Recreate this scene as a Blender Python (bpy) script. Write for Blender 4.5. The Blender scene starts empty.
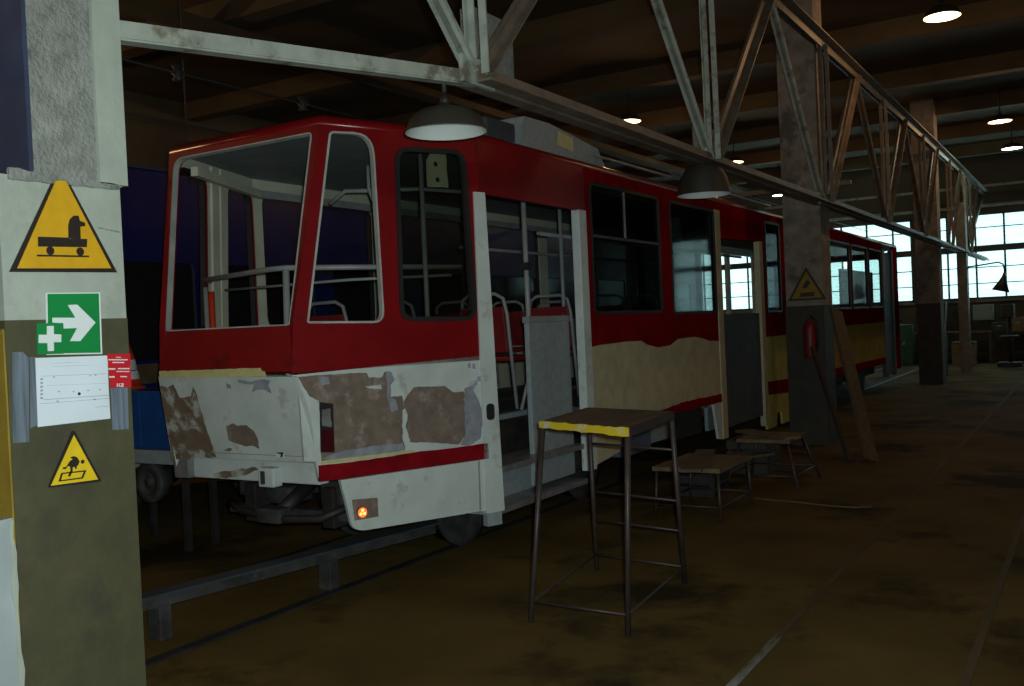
import bpy, bmesh, math, random
from mathutils import Vector as V, Matrix
from mathutils.geometry import tessellate_polygon
random.seed(7)
SC = bpy.context.scene
COL = SC.collection

# ------------------------------------------------------------------ camera
FPX, CX, CY, PITCH, ROLL, EYE = 960.0, 512.0, 343.0, .0172, .045, V((0, 0, 1.6))
YAW = math.radians(31.5418)
hd = V((-math.sin(YAW), math.cos(YAW), 0)); rt = V((math.cos(YAW), math.sin(YAW), 0)); up = V((0, 0, 1))
FW = math.cos(PITCH)*hd - math.sin(PITCH)*up
U0 = math.sin(PITCH)*hd + math.cos(PITCH)*up
EX = math.cos(ROLL)*rt - math.sin(ROLL)*U0
EU = math.sin(ROLL)*rt + math.cos(ROLL)*U0
def ray(x, y): return FW + EX*((x-CX)/FPX) - EU*((y-CY)/FPX)
def onx(x, y, X): d = ray(x, y); return EYE + d*(X/d.x)
def ony(x, y, Y): d = ray(x, y); return EYE + d*(Y/d.y)
def onz(x, y, Z): d = ray(x, y); return EYE + d*((Z-EYE.z)/d.z)
cd = bpy.data.cameras.new('camera'); cam = bpy.data.objects.new('camera', cd); COL.objects.link(cam)
cd.sensor_width = 36; cd.lens = 36*FPX/1024; cd.clip_end = 200
m3 = Matrix((EX, EU, -FW)).transposed()
cam.matrix_world = Matrix.Translation(EYE) @ m3.to_4x4()
SC.camera = cam

# ------------------------------------------------------------------ materials
MATS = {}
def mat(name, col, rough=.6, metal=0, var=.25, scale=6, dirt=None, dirt_amt=0, dirt_scale=3, bump=0, spec=.5, stretch=(1, 1, 1)):
    if name in MATS: return MATS[name]
    m = bpy.data.materials.new(name); m.use_nodes = True
    nt = m.node_tree; N = nt.nodes; L = nt.links
    b = N['Principled BSDF']
    b.inputs['Roughness'].default_value = rough; b.inputs['Metallic'].default_value = metal
    b.inputs['Specular IOR Level'].default_value = spec
    tc = N.new('ShaderNodeTexCoord'); mp = N.new('ShaderNodeMapping'); mp.inputs['Scale'].default_value = stretch
    L.new(tc.outputs['Object'], mp.inputs['Vector'])
    nz = N.new('ShaderNodeTexNoise'); nz.inputs['Scale'].default_value = scale; nz.inputs['Detail'].default_value = 5
    L.new(mp.outputs[0], nz.inputs['Vector'])
    rp = N.new('ShaderNodeValToRGB')
    rp.color_ramp.elements[0].position = .3; rp.color_ramp.elements[1].position = .7
    rp.color_ramp.elements[0].color = (*[c*(1-var) for c in col], 1)
    rp.color_ramp.elements[1].color = (*[min(1, c*(1+var*.6)) for c in col], 1)
    L.new(nz.outputs['Fac'], rp.inputs['Fac'])
    out = rp.outputs['Color']
    if dirt:
        n2 = N.new('ShaderNodeTexNoise'); n2.inputs['Scale'].default_value = dirt_scale; n2.inputs['Detail'].default_value = 8
        n2.inputs['Roughness'].default_value = .65
        L.new(mp.outputs[0], n2.inputs['Vector'])
        r2 = N.new('ShaderNodeValToRGB'); r2.color_ramp.elements[0].position = .62-dirt_amt*.4; r2.color_ramp.elements[1].position = .70-dirt_amt*.3
        L.new(n2.outputs['Fac'], r2.inputs['Fac'])
        mx = N.new('ShaderNodeMixRGB'); mx.inputs[2].default_value = (*dirt, 1)
        L.new(r2.outputs[0], mx.inputs[0]); L.new(out, mx.inputs[1]); out = mx.outputs[0]
    L.new(out, b.inputs['Base Color'])
    if bump:
        bp = N.new('ShaderNodeBump'); bp.inputs['Strength'].default_value = bump; bp.inputs['Distance'].default_value = .02
        n3 = N.new('ShaderNodeTexNoise'); n3.inputs['Scale'].default_value = scale*4; n3.inputs['Detail'].default_value = 6
        L.new(mp.outputs[0], n3.inputs['Vector']); L.new(n3.outputs['Fac'], bp.inputs['Height']); L.new(bp.outputs[0], b.inputs['Normal'])
    MATS[name] = m; return m
def emis(name, col, s):
    if name in MATS: return MATS[name]
    m = bpy.data.materials.new(name); m.use_nodes = True; N = m.node_tree.nodes
    b = N['Principled BSDF']; b.inputs['Base Color'].default_value = (*col, 1)
    b.inputs['Emission Color'].default_value = (*col, 1); b.inputs['Emission Strength'].default_value = s
    MATS[name] = m; return m
def glass(name, tint, refl=.06, diffuse=0, dcol=(.5, .6, .55)):
    if name in MATS: return MATS[name]
    m = bpy.data.materials.new(name); m.use_nodes = True; nt = m.node_tree; N = nt.nodes; L = nt.links
    N.remove(N['Principled BSDF'])
    o = N['Material Output']; t = N.new('ShaderNodeBsdfTransparent'); t.inputs[0].default_value = (*tint, 1)
    g = N.new('ShaderNodeBsdfGlossy'); g.inputs['Roughness'].default_value = .05
    mx = N.new('ShaderNodeMixShader'); mx.inputs[0].default_value = refl
    L.new(t.outputs[0], mx.inputs[1]); L.new(g.outputs[0], mx.inputs[2]); last = mx
    if diffuse:
        d = N.new('ShaderNodeBsdfTranslucent'); d.inputs[0].default_value = (*dcol, 1)
        nz = N.new('ShaderNodeTexNoise'); nz.inputs['Scale'].default_value = 3; tc = N.new('ShaderNodeTexCoord')
        mp = N.new('ShaderNodeMapping'); mp.inputs['Scale'].default_value = (.4, 1, 5)
        L.new(tc.outputs['Object'], mp.inputs[0]); L.new(mp.outputs[0], nz.inputs['Vector'])
        mt = N.new('ShaderNodeMath'); mt.operation = 'MULTIPLY'; mt.inputs[1].default_value = diffuse
        L.new(nz.outputs['Fac'], mt.inputs[0])
        m2 = N.new('ShaderNodeMixShader'); L.new(mt.outputs[0], m2.inputs[0])
        L.new(last.outputs[0], m2.inputs[1]); L.new(d.outputs[0], m2.inputs[2]); last = m2
    L.new(last.outputs[0], o.inputs['Surface'])
    MATS[name] = m; return m

RED = mat('red_paint', (.20, .0045, .007), .45, spec=.25, var=.2, scale=3, dirt=(.10, .006, .008), dirt_amt=.12)
REDG = mat('glossy_red_roof_paint', (.20, .0045, .007), .28, var=.2, scale=3)
REDR = mat('dull_red_paint', (.20, .006, .009), .65, var=.25, scale=3, spec=0)
REDD = mat('red_stripe_paint', (.22, .007, .012), .5, spec=0, var=.25, scale=8)
WHITE = mat('white_paint', (.55, .62, .60), .5, var=.12, scale=5, dirt=(.42, .44, .40), dirt_amt=.12, dirt_scale=6)
PRIMER = mat('brown_primer', (.19, .145, .115), .8, var=.25, scale=14, dirt=(.28, .24, .21), dirt_amt=.2, dirt_scale=9)
PRIMERG = mat('brown_primer_worn', (.17, .125, .085), .8, var=.3, scale=12, dirt=(.45, .47, .43), dirt_amt=.33, dirt_scale=7)
FILLER = mat('grey_filler', (.27, .29, .33), .8, var=.25, scale=16)
CREAM = mat('cream_filler', (.50, .455, .30), .75, spec=0, var=.15, scale=6, dirt=(.42, .38, .27), dirt_amt=.2, dirt_scale=5)
CREAMY = mat('yellow_cream_paint', (.52, .43, .13), .6, spec=0, var=.15)
TAPE = mat('masking_tape', (.55, .52, .24), .7, var=.12, scale=20)
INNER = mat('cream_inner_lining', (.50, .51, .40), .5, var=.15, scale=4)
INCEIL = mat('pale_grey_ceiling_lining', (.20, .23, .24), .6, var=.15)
SEAL_L = mat('grey_rubber_seal', (.40, .43, .40), .6)
SEAL_D = mat('black_rubber', (.012, .012, .013), .6)
GREYP = mat('grey_blue_panel', (.27, .32, .34), .6, var=.15, scale=20)
GREYD = mat('dark_grey_panel', (.05, .055, .065), .6)
RAILF = mat('worn_floor_rail', (.085, .065, .034), .75, spec=.1, var=.4, scale=2, dirt=(.26, .28, .28), dirt_amt=.06, dirt_scale=1.6, stretch=(1, .25, 1))
DARK = mat('dark_greasy_steel', (.022, .020, .019), .6, var=.5, scale=8)
DARKG = mat('dusty_dark_steel', (.045, .045, .047), .7, var=.5, scale=9, dirt=(.018, .018, .018), dirt_amt=.3)
STEEL = mat('bare_steel', (.30, .31, .32), .4, metal=.5, var=.3, scale=10)
RAILT = mat('grey_tube_paint', (.24, .26, .26), .45, var=.2)
LEGM = mat('brown_painted_steel', (.040, .028, .025), .5, var=.4, scale=12)
WOODT = mat('dirty_bench_wood', (.14, .10, .05), .7, var=.4, scale=10, stretch=(1, .2, 1))
YELLOW = mat('chipped_yellow_paint', (.62, .47, .02), .5, var=.15, dirt=(.5, .5, .42), dirt_amt=.25, dirt_scale=14)
WOOD = mat('old_plank_wood', (.10, .072, .042), .8, var=.4, scale=8, stretch=(4, 4, .4))
WOODL = mat('light_board_wood', (.12, .085, .045), .8, var=.3, scale=8, stretch=(1, 1, .4))
CONC = mat('rough_concrete', (.21, .225, .205), .9, var=.3, scale=18, dirt=(.11, .12, .11), dirt_amt=.12, dirt_scale=9, bump=.6)
PLAST = mat('white_plaster', (.31, .35, .30), .85, var=.1, scale=8, dirt=(.27, .30, .26), dirt_amt=.15, dirt_scale=7, bump=.15)
OLIVE = mat('olive_paint', (.062, .060, .030), .6, var=.2, scale=8, dirt=(.045, .045, .026), dirt_amt=.15, bump=.1)
OLIVED = mat('dirty_brown_paint', (.035, .03, .022), .7, var=.3, scale=6)
YEDGE = mat('yellow_edge_paint', (.25, .17, .02), .6, var=.3)
CONCD = mat('grey_brown_concrete', (.24, .207, .17), .9, var=.3, scale=7, dirt=(.10, .09, .08), dirt_amt=.2, bump=.3)
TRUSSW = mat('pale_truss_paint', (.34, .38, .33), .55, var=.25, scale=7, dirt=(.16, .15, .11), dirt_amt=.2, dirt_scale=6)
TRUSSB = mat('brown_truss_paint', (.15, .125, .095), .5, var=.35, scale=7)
SHADE = mat('dusty_lamp_enamel', (.035, .032, .024), .6, var=.3)
ENAMEL = mat('white_lamp_enamel', (.62, .68, .66), .3, var=.08)
FLOORM = mat('oily_concrete_floor', (.110, .076, .024), .9, var=.35, scale=1.2, dirt=(.03, .022, .011), dirt_amt=.25, dirt_scale=.7, bump=.2, spec=.06)
CEILM = mat('sooty_ceiling', (.082, .058, .027), .9, var=.3, scale=1)
WALLM = mat('sooty_wall_plaster', (.11, .085, .05), .9, var=.3, scale=1)
WALLF = mat('far_wall_plaster', (.08, .07, .05), .9, var=.3, scale=1)
BLUE = mat('blue_tram_paint', (.005, .009, .085), .35, var=.15)
BLUEC = mat('blue_cabinet_paint', (.012, .07, .26), .45, var=.15)
BLACKG = mat('dark_window', (.012, .012, .013), .15, var=.2)
SYEL = mat('sign_yellow', (.55, .31, .010), .5, var=.1, scale=20)
SYELD = mat('dusty_sign_yellow', (.26, .15, .012), .7, var=.2)
SYEL2 = mat('small_sign_yellow', (.65, .46, .012), .5, var=.08, scale=20)
SBLK = mat('sign_black', (.018, .014, .012), .5)
SGRN = mat('sign_green', (.004, .20, .045), .5, var=.1)
SWHT = mat('sign_white', (.62, .68, .68), .5, var=.05)
PAPER = mat('paper', (.58, .66, .72), .8, var=.06)
INK = mat('faded_ink', (.30, .33, .42), .8)
SRED = mat('notice_red', (.48, .012, .022), .5, var=.08)
TAPEM = mat('silver_tape', (.17, .21, .26), .35, metal=.3, var=.4, scale=12, stretch=(1, 6, .3))
EXTR = mat('extinguisher_red', (.16, .008, .010), .5)
GREENM = mat('green_cabinet_paint', (.02, .10, .04), .5)
CARD = mat('cardboard', (.20, .14, .08), .9)
REDPL = mat('red_plastic', (.55, .04, .012), .5)
GLASS = glass('window_glass', (.72, .76, .74), .05)
GLASSD = glass('dusty_window_glass', (.45, .50, .49), .07)
GLASSF = glass('factory_window_glass', (.95, 1, 1), .03, .5, (.7, .85, .9))
RGLOW = emis('reflector_glow', (1.0, .10, .02), 2.2)  # reflector, not a lamp: emission stands in for the flash it returns
RGLOWH = emis('reflector_glow_core', (1.0, .35, .08), 4.0)
BULB = emis('lit_bulb', (1.0, .74, .45), 4)
BULBG = emis('lit_bulb_mercury', (.85, 1, .72), 4)

# ------------------------------------------------------------------ mesh helper
class MB:
    def __init__(s): s.bm = bmesh.new(); s.mats = []
    def mi(s, m):
        if m not in s.mats: s.mats.append(m)
        return s.mats.index(m)
    def box(s, x0, x1, y0, y1, z0, z1, m, bev=0, M=None):
        vs = [V((x, y, z)) for x in (x0, x1) for y in (y0, y1) for z in (z0, z1)]
        if M: vs = [M @ v for v in vs]
        bv = [s.bm.verts.new(v) for v in vs]; i = s.mi(m); fs = []
        for q in ((0, 1, 3, 2), (4, 6, 7, 5), (0, 4, 5, 1), (2, 3, 7, 6), (0, 2, 6, 4), (1, 5, 7, 3)):
            f = s.bm.faces.new([bv[k] for k in q]); f.material_index = i; fs.append(f)
        if bev:
            es = list({e for f in fs for e in f.edges})
            r = bmesh.ops.bevel(s.bm, geom=es, offset=bev, segments=2, affect='EDGES', profile=.6)
            for f in r['faces']: f.material_index = i
        return s
    def bar(s, a, b, w, h, m, upv=None):          # rectangular bar from a to b
        a, b = V(a), V(b); d = (b-a); L = d.length; d.normalize()
        u = V(upv) if upv else (V((0, 0, 1)) if abs(d.z) < .95 else V((1, 0, 0)))
        sd = d.cross(u).normalized(); u = sd.cross(d).normalized()
        M = Matrix((sd, d, u)).transposed().to_4x4(); M.translation = a
        return s.box(-w/2, w/2, 0, L, -h/2, h/2, m, 0, M)
    def angle(s, a, b, w, t, m, fx=1, fz=1, upv=None):   # L-shaped profile
        a, b = V(a), V(b); d = (b-a); L = d.length; d.normalize()
        u = V(upv) if upv else (V((0, 0, 1)) if abs(d.z) < .95 else V((1, 0, 0)))
        sd = d.cross(u).normalized(); u = sd.cross(d).normalized()
        M = Matrix((sd, d, u)).transposed().to_4x4(); M.translation = a
        P = [V((0, 0)), V((w*fx, 0)), V((w*fx, t*fz)), V((t*fx, t*fz)), V((t*fx, w*fz)), V((0, w*fz))]
        i = s.mi(m)
        A = [s.bm.verts.new(M @ V((p.x, 0, p.y))) for p in P]; B = [s.bm.verts.new(M @ V((p.x, L, p.y))) for p in P]
        for k in range(6): s.bm.faces.new([A[k], A[(k+1) % 6], B[(k+1) % 6], B[k]]).material_index = i
        s.bm.faces.new(A).material_index = i; s.bm.faces.new(B[::-1]).material_index = i
        return s
    def tube(s, pts, r, m, n=10, closed=False, caps=True):
        pts = [V(p) for p in pts]; i = s.mi(m); rings = []; N = len(pts)
        rs = r if isinstance(r, (list, tuple)) else [r]*N
        prev = None
        for k, p in enumerate(pts):
            if closed: d = (pts[(k+1) % N]-pts[k-1]).normalized()
            else: d = (pts[min(k+1, N-1)]-pts[max(k-1, 0)]).normalized()
            if prev is None:
                ref = V((0, 0, 1)) if abs(d.z) < .9 else V((1, 0, 0)); a = d.cross(ref).normalized()
            else:
                a = (prev - d*prev.dot(d)).normalized()
            prev = a; b = d.cross(a)
            rings.append([s.bm.verts.new(p + (a*math.cos(t)+b*math.sin(t))*rs[k]) for t in [2*math.pi*q/n for q in range(n)]])
        R = range(N if closed else N-1)
        for k in R:
            A, B = rings[k], rings[(k+1) % N]
            for q in range(n):
                f = s.bm.faces.new([A[q], A[(q+1) % n], B[(q+1) % n], B[q]]); f.material_index = i; f.smooth = True
        if not closed and caps:
            s.bm.faces.new(rings[0][::-1]).material_index = i; s.bm.faces.new(rings[-1]).material_index = i
        return s
    def lathe(s, prof, m, c=(0, 0, 0), axis='z', n=32, mats=None):   # profile of (r, h)
        c = V(c); rings = []
        def P(r, h, t):
            if axis == 'z': return c+V((r*math.cos(t), r*math.sin(t), h))
            if axis == 'x': return c+V((h, r*math.cos(t), r*math.sin(t)))
            return c+V((r*math.cos(t), h, r*math.sin(t)))
        for r, h in prof:
            if r < 1e-5: rings.append([s.bm.verts.new(P(0, h, 0))])
            else: rings.append([s.bm.verts.new(P(r, h, 2*math.pi*q/n)) for q in range(n)])
        for k in range(len(prof)-1):
            A, B = rings[k], rings[k+1]; i = s.mi(mats[k] if mats else m)
            for q in range(n):
                q2 = (q+1) % n
                vs = [A[q % len(A)], A[q2 % len(A)], B[q2 % len(B)], B[q % len(B)]]
                u = []
                for v in vs:
                    if v not in u: u.append(v)
                if len(u) > 2:
                    f = s.bm.faces.new(u); f.material_index = i; f.smooth = True
        return s
    def panel(s, fr, outer, holes=(), m=None, t=.03, back=None, lift=0, rim=None):
        """plate of thickness t in frame fr; outline in (u, v); m on its face, back on its rear and rims"""
        O, a, b, n = fr; back = back or m
        loops = [[V((p[0], p[1], 0)) for p in outer]] + [[V((p[0], p[1], 0)) for p in h] for h in holes]
        tris = tessellate_polygon(loops); flat = [p for l in loops for p in l]
        f0 = [s.bm.verts.new(O+a*p.x+b*p.y+n*lift) for p in flat]; f1 = [s.bm.verts.new(O+a*p.x+b*p.y+n*(lift-t)) for p in flat]
        im, ib = s.mi(m), s.mi(back)
        for tr in tris:
            p, q, r = [flat[k] for k in tr]
            ccw = ((q-p).cross(r-p)).z > 0
            want = (a.cross(b)).dot(n) > 0
            k = list(tr) if ccw == want else list(tr)[::-1]
            try:
                s.bm.faces.new([f0[j] for j in k]).material_index = im
                s.bm.faces.new([f1[j] for j in k[::-1]]).material_index = ib
            except ValueError: pass
        o = 0
        for l in loops:
            L = len(l)
            for k in range(L):
                try: s.bm.faces.new([f0[o+k], f0[o+(k+1) % L], f1[o+(k+1) % L], f1[o+k]]).material_index = (im if o == 0 else (s.mi(rim) if rim else ib))
                except ValueError: pass
            o += L
        return s
    def build(s, name, parent=None, smooth=False, recalc=True):
        if recalc: bmesh.ops.recalc_face_normals(s.bm, faces=s.bm.faces[:])
        me = bpy.data.meshes.new(name); s.bm.to_mesh(me); s.bm.free()
        for m in s.mats: me.materials.append(m)
        o = bpy.data.objects.new(name, me); COL.objects.link(o)
        if parent:
            o.parent = parent; o.matrix_parent_inverse = root_inv(parent)
        return o
def root_inv(p):
    M = Matrix.Identity(4); q = p; ch = []
    while q: ch.append(q); q = q.parent
    for q in reversed(ch): M = M @ q.matrix_parent_inverse @ Matrix.LocRotScale(q.location, q.rotation_euler, q.scale)
    return M.inverted()
def rpoly(pts, rad, n=5):
    """polygon with rounded corners"""
    out = []; N = len(pts); rad = rad if isinstance(rad, (list, tuple)) else [rad]*N
    for k in range(N):
        p, a, b = V(pts[k]), V(pts[k-1]), V(pts[(k+1) % N]); r = rad[k]
        if r <= 0: out.append(tuple(p)); continue
        da, db = (a-p).normalized(), (b-p).normalized()
        A, B = p+da*r, p+db*r
        for i in range(n+1):
            t = i/n; out.append(tuple(A*(1-t)**2+p*2*t*(1-t)+B*t*t))
    return out
def rect(u0, u1, v0, v1, r=0, n=5): return rpoly([(u0, v0), (u1, v0), (u1, v1), (u0, v1)], r, n)
def tag(o, label, cat, group=None):
    o['label'] = label; o['category'] = cat
    if group: o['group'] = group
    return o
def empty(name, loc, label=None, cat=None, group=None):
    o = bpy.data.objects.new(name, None); COL.objects.link(o); o.location = loc; o.empty_display_size = .1
    if label: tag(o, label, cat, group)
    return o
def struct(o): o['kind'] = 'structure'; return o
def copy_tree(o, parent=None):
    c = o.copy(); COL.objects.link(c)
    if parent: c.parent = parent
    for ch in [q for q in bpy.data.objects if q.parent == o and q.type == 'MESH' and not q.name.startswith('hanging_rod')]: copy_tree(ch, c)
    return c

XA, YA, ZA = V((1, 0, 0)), V((0, 1, 0)), V((0, 0, 1))
def FX(x): return (V((x, 0, 0)), YA, ZA, XA)          # plate facing +x; u = y, v = z
def FXm(x): return (V((x, 0, 0)), YA, ZA, -XA)
def FY(y): return (V((0, y, 0)), XA, ZA, -YA)         # plate facing -y; u = x, v = z
def uvpx(fr, px):
    """photo pixel to (u, v) in the plane of frame fr"""
    O, a, b, n = fr; d = ray(*px); P = EYE + d*((O-EYE).dot(n)/d.dot(n)); w = P-O
    aa, ab, bb = a.dot(a), a.dot(b), b.dot(b)
    return (w.dot(a), w.dot(b))
def pxs(fr, pts, s=1, o=(0, 0)): return [uvpx(fr, (o[0]+x/s, o[1]+y/s)) for x, y in pts]
def rough_edge(pts, amp, step):
    out = []
    for k in range(len(pts)):
        a, b = V(pts[k]), V(pts[(k+1) % len(pts)]); L = (b-a).length; n = max(1, int(L/step))
        nn = V((-(b-a).y, (b-a).x)).normalized() if L else V((0, 0))
        for i in range(n):
            p = a.lerp(b, i/n)
            if i: p = p + nn*random.uniform(-amp, amp)
            out.append(tuple(p))
    return out

# ------------------------------------------------------------------ hall shell
X0, X1, Y0, Y1, HC = -14.0, 8.0, -5.0, 31.0, 5.9
struct(MB().box(X0-.3, X1+.3, Y0-.3, Y1+.3, -.3, 0, FLOORM).build('floor'))
struct(MB().box(X0-.3, X1+.3, Y0-.3, Y1+.3, HC, HC+.3, CEILM).build('ceiling'))
struct(MB().box(X0-.3, X0, Y0, Y1, 0, HC, WALLM).build('wall_left'))
struct(MB().box(X1, X1+.3, Y0, Y1, 0, HC, WALLM).build('wall_right'))
struct(MB().box(X0-.3, X1+.3, Y0-.3, Y0, 0, HC, WALLM).build('wall_back'))
WIN = [(-13.5, -8.9), (-8.55, -4.75), (-4.45, .35), (.65, 5.45)]
WZ0, WZ1 = 1.78, 4.28
struct(MB().panel(FY(Y1), [(X0-.3, 0), (X1+.3, 0), (X1+.3, HC), (X0-.3, HC)], [[(a, WZ0), (a, WZ1), (b, WZ1), (b, WZ0)] for a, b in WIN], WALLF, .35).build('wall_far'))
for i, (a, b) in enumerate(WIN):
    w = struct(MB().box(a-.02, b+.02, Y1-.10, Y1+.02, WZ0-.08, WZ0, CONCD).build(f'window_{i+1}'))
    fb = MB(); fm = GREYD
    for q in ((a, a+.07), (b-.07, b)): fb.box(*q, Y1+.05, Y1+.12, WZ0, WZ1, fm)
    fb.box(a, b, Y1+.05, Y1+.12, WZ0, WZ0+.06, fm); fb.box(a, b, Y1+.05, Y1+.12, WZ1-.06, WZ1, fm)
    fb.box(a, b, Y1+.03, Y1+.13, 3.16, 3.34, fm)
    x = -3.167 - .75*20
    while x < b:
        if x > a+.2 and x < b-.2: fb.box(x-.025, x+.025, Y1+.06, Y1+.11, WZ0, WZ1, fm)
        x += .756
    for z in (2.24, 2.71, 3.86): fb.box(a, b, Y1+.07, Y1+.10, z-.013, z+.013, fm)
    fb.build('window_frame', w)
    MB().box(a+.05, b-.05, Y1+.083, Y1+.088, WZ0+.03, WZ1-.03, GLASSF).build('pane', w)
# ceiling ribs
for k, y in enumerate((2.2, 5.3, 8.7, 12, 15.4, 18.7, 22, 25.3, 28.5)):
    struct(MB().box(X0, X1, y-.14, y+.14, HC-.3, HC, CEILM).build('ceiling_beam'))
for x in (-9.5, 3.5):
    struct(MB().box(x-.15, x+.15, Y0, Y1, HC-.42, HC-.3, CEILM).build('ceiling_beam'))

# ------------------------------------------------------------------ pillars
def pillar(y0, y1, near):
    xr = -2.81; b = MB(); zt = HC
    if near:
        b.box(xr-.42, xr-.004, 1.79, y1+.012, 2.13, zt, CONC)
        b.box(xr-.46, xr, y0, y1, 1.685, 2.13, PLAST)
        b.box(xr-.462, xr+.002, y0-.002, y1+.002, 0, 1.687, OLIVE)
    else:
        b.box(xr-.45, xr-.004, y0+.02, y1-.004, 1.69, zt, CONCD)
        b.box(xr-.46, xr, y0, y1, 0, 1.69, OLIVED)
    return struct(b.build('column'))
c1 = pillar(1.668, 2.092, True)
MB().box(-3.235, -2.8145, 1.775, 1.791, 2.14, HC, mat('shade_navy', (.030, .042, .085), .6)).build('shaded_face_sheet', c1)  # thin navy sheet puts the shade on the shaft's front face
MB().box(-2.88, -2.80, 2.012, 2.118, 2.135, HC, PLAST).build('corner_casing', c1)
MB().box(-3.27, -2.812, 1.660, 1.667, .2, 1.66, YEDGE).build('yellow_corner_paint', c1)
MB().panel(FX(-2.80), rough_edge([(1.70, 2.115), (2.085, 2.120), (2.085, 2.135), (1.70, 2.150)], .003, .03), (), CONC, .012).build('plaster_joint', c1)
jb = MB()
for pts in ([(1.78, 2.0), (1.90, 1.985), (1.90, 1.992), (1.78, 2.007)], [(2.0, 1.985), (2.085, 1.975), (2.085, 1.98), (2.0, 1.99)]):
    jb.panel(FX(-2.809), rough_edge(pts, .002, .02), (), CONC, .003)
jb.build('plaster_joint', c1)
pillar(11.72, 12.18, False); pillar(21.55, 22.05, False)
# stubs of concrete standing on the truss nodes
for i, (y0, y1) in enumerate(((4.62, 5.06), (8.3, 8.85))):
    struct(MB().box(-3.09, -3.0, y0, y1, 3.03, 3.44 - .10*i, CONC if i == 0 else CONCD, .01).build('beam'))

# ------------------------------------------------------------------ roof truss
TX = -2.755; ZB, ZT = 2.93, 4.80
def truss(y_a, y_b, nodes, lit, label, verts=True):
    t = empty('roof_truss', (TX, (y_a+y_b)/2, ZB), label, 'truss', 'lattice trusses between the pillars')
    b = MB(); b.angle((TX-.02, y_a, ZB-.05), (TX-.02, y_b, ZB-.05), .09, .012, TRUSSB, -1, 1); b.angle((TX+.02, y_a, ZB-.05), (TX+.02, y_b, ZB-.05), .09, .012, TRUSSB, 1, 1)
    b.build('bottom_chord', t)
    ya2 = 2.1 if lit else y_a
    b = MB(); b.angle((TX-.02, ya2, ZT+.06), (TX-.02, y_b, ZT+.06), .11, .014, TRUSSB, -1, -1); b.angle((TX+.02, ya2, ZT+.06), (TX+.02, y_b, ZT+.06), .11, .014, TRUSSB, 1, -1)
    b.build('top_chord', t)
    def pair(p, q, m, w=.062, g=.018):
        b = MB()
        for sx, fx in ((-g, -1), (g, 1)): b.angle((TX+sx, *p), (TX+sx, *q), w, .01, m, fx, 1)
        return b
    for k, y in enumerate(nodes):
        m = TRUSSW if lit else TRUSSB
        for s in (-1, 1):
            y2 = y+s*1.88
            if y_a-.1 < y2 < y_b+.1 or (lit and k == 0):
                mm = m if s < 0 else (TRUSSB if not (lit and k == 0) else TRUSSB)
                pair((y+s*.05, ZB), (y2, ZT), mm).build('diagonal', t)
                if k < 6: pass
        if verts and not (lit and k == 2): pair((y, ZB), (y-.03, ZT), m, .045, .034).build('upright', t)
        MB().box(TX-.012, TX+.012, y-.14, y+.16, ZB-.06, ZB+.08, m).build('gusset_plate', t)
    return t
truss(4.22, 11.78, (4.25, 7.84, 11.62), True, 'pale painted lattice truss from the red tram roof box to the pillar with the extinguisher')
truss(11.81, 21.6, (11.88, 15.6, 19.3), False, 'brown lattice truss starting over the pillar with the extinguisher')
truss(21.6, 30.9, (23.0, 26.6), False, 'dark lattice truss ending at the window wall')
# bent-off bottom beam to the near pillar
b = MB(); pa, pb = V((TX, 4.29, ZB-.02)), V((-3.12, 2.10, 2.745))
b.bar(pa+V((.0, 0, .01)), pb+V((0, 0, .01)), .012, .064, TRUSSW); b.bar(pa-V((.03, 0, .026)), pb-V((.03, 0, .026)), .06, .010, TRUSSW)
tag(b.build('steel_beam'), 'pale steel angle beam running from the sign pillar to the first truss node', 'beam')

# ------------------------------------------------------------------ signs on the near pillar
PF = FX(-2.808)
def px_poly(pts): return [uvpx(PF, p) for p in pts]
def offset_tri(pts, k):
    c = sum((V(p) for p in pts), V((0, 0)))/len(pts); return [tuple(c+(V(p)-c)*k) for p in pts]
def circle(c, r, n=16): return [(c[0]+r*math.cos(2*math.pi*i/n), c[1]+r*math.sin(2*math.pi*i/n)) for i in range(n)]
b = MB(); S1 = (686/150, (0, 160))
tri = px_poly([(8.5, 272), (115.8, 272.5), (66, 179.5), (52, 179.5)])
b.panel(PF, tri, (), SBLK, .006, lift=.008)
tri2 = px_poly([(15.5, 268.5), (109.5, 268.5), (64, 181), (54, 181)])
b.panel(PF, tri2, (), SYEL, .002, lift=.0095)
def q1(pts): return [uvpx(PF, (x/S1[0], 160+y/S1[0])) for x, y in pts]
b.panel(PF, q1([(165, 352), (305, 356), (308, 362), (390, 362), (388, 400), (165, 397)]), (), SBLK, .002, lift=.0108)
b.panel(PF, q1([(303, 300), (310, 272), (328, 256), (350, 256), (356, 280), (380, 288), (380, 304), (358, 306), (360, 364), (304, 360)]), (), SBLK, .002, lift=.0112)
for c in ((221, 416), (358, 420)):
    cc = uvpx(PF, (c[0]/S1[0], 160+c[1]/S1[0])); b.panel(PF, circle(cc, .0135), (), SBLK, .002, lift=.0112)
b.panel(PF, q1([(160, 434), (398, 438), (398, 446), (160, 442)]), (), SBLK, .002, lift=.0108)
tag(b.build('warning_sign'), 'large yellow triangle sign with black cart and driver on the near pillar', 'sign')
b = MB()
b.panel(PF, px_poly([(45, 293), (98.8, 292.5), (101, 354), (46, 355)]), (), SWHT, .005, lift=.007)
b.panel(PF, px_poly([(46, 294), (97.3, 293.6), (99.3, 352.8), (47, 353.6)]), (), SGRN, .002, lift=.008)
S5 = 503/110
def q5(pts): return [uvpx(PF, (30+x/S5, 285+y/S5)) for x, y in pts]
b.panel(PF, q5([(95, 150), (200, 150), (165, 92), (208, 90), (292, 172), (222, 257), (175, 257), (208, 197), (145, 200), (145, 176), (95, 172)]), (), SWHT, .002, lift=.009)
tag(b.build('direction_sign'), 'green escape route sign with a white arrow pointing right', 'sign')
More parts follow.
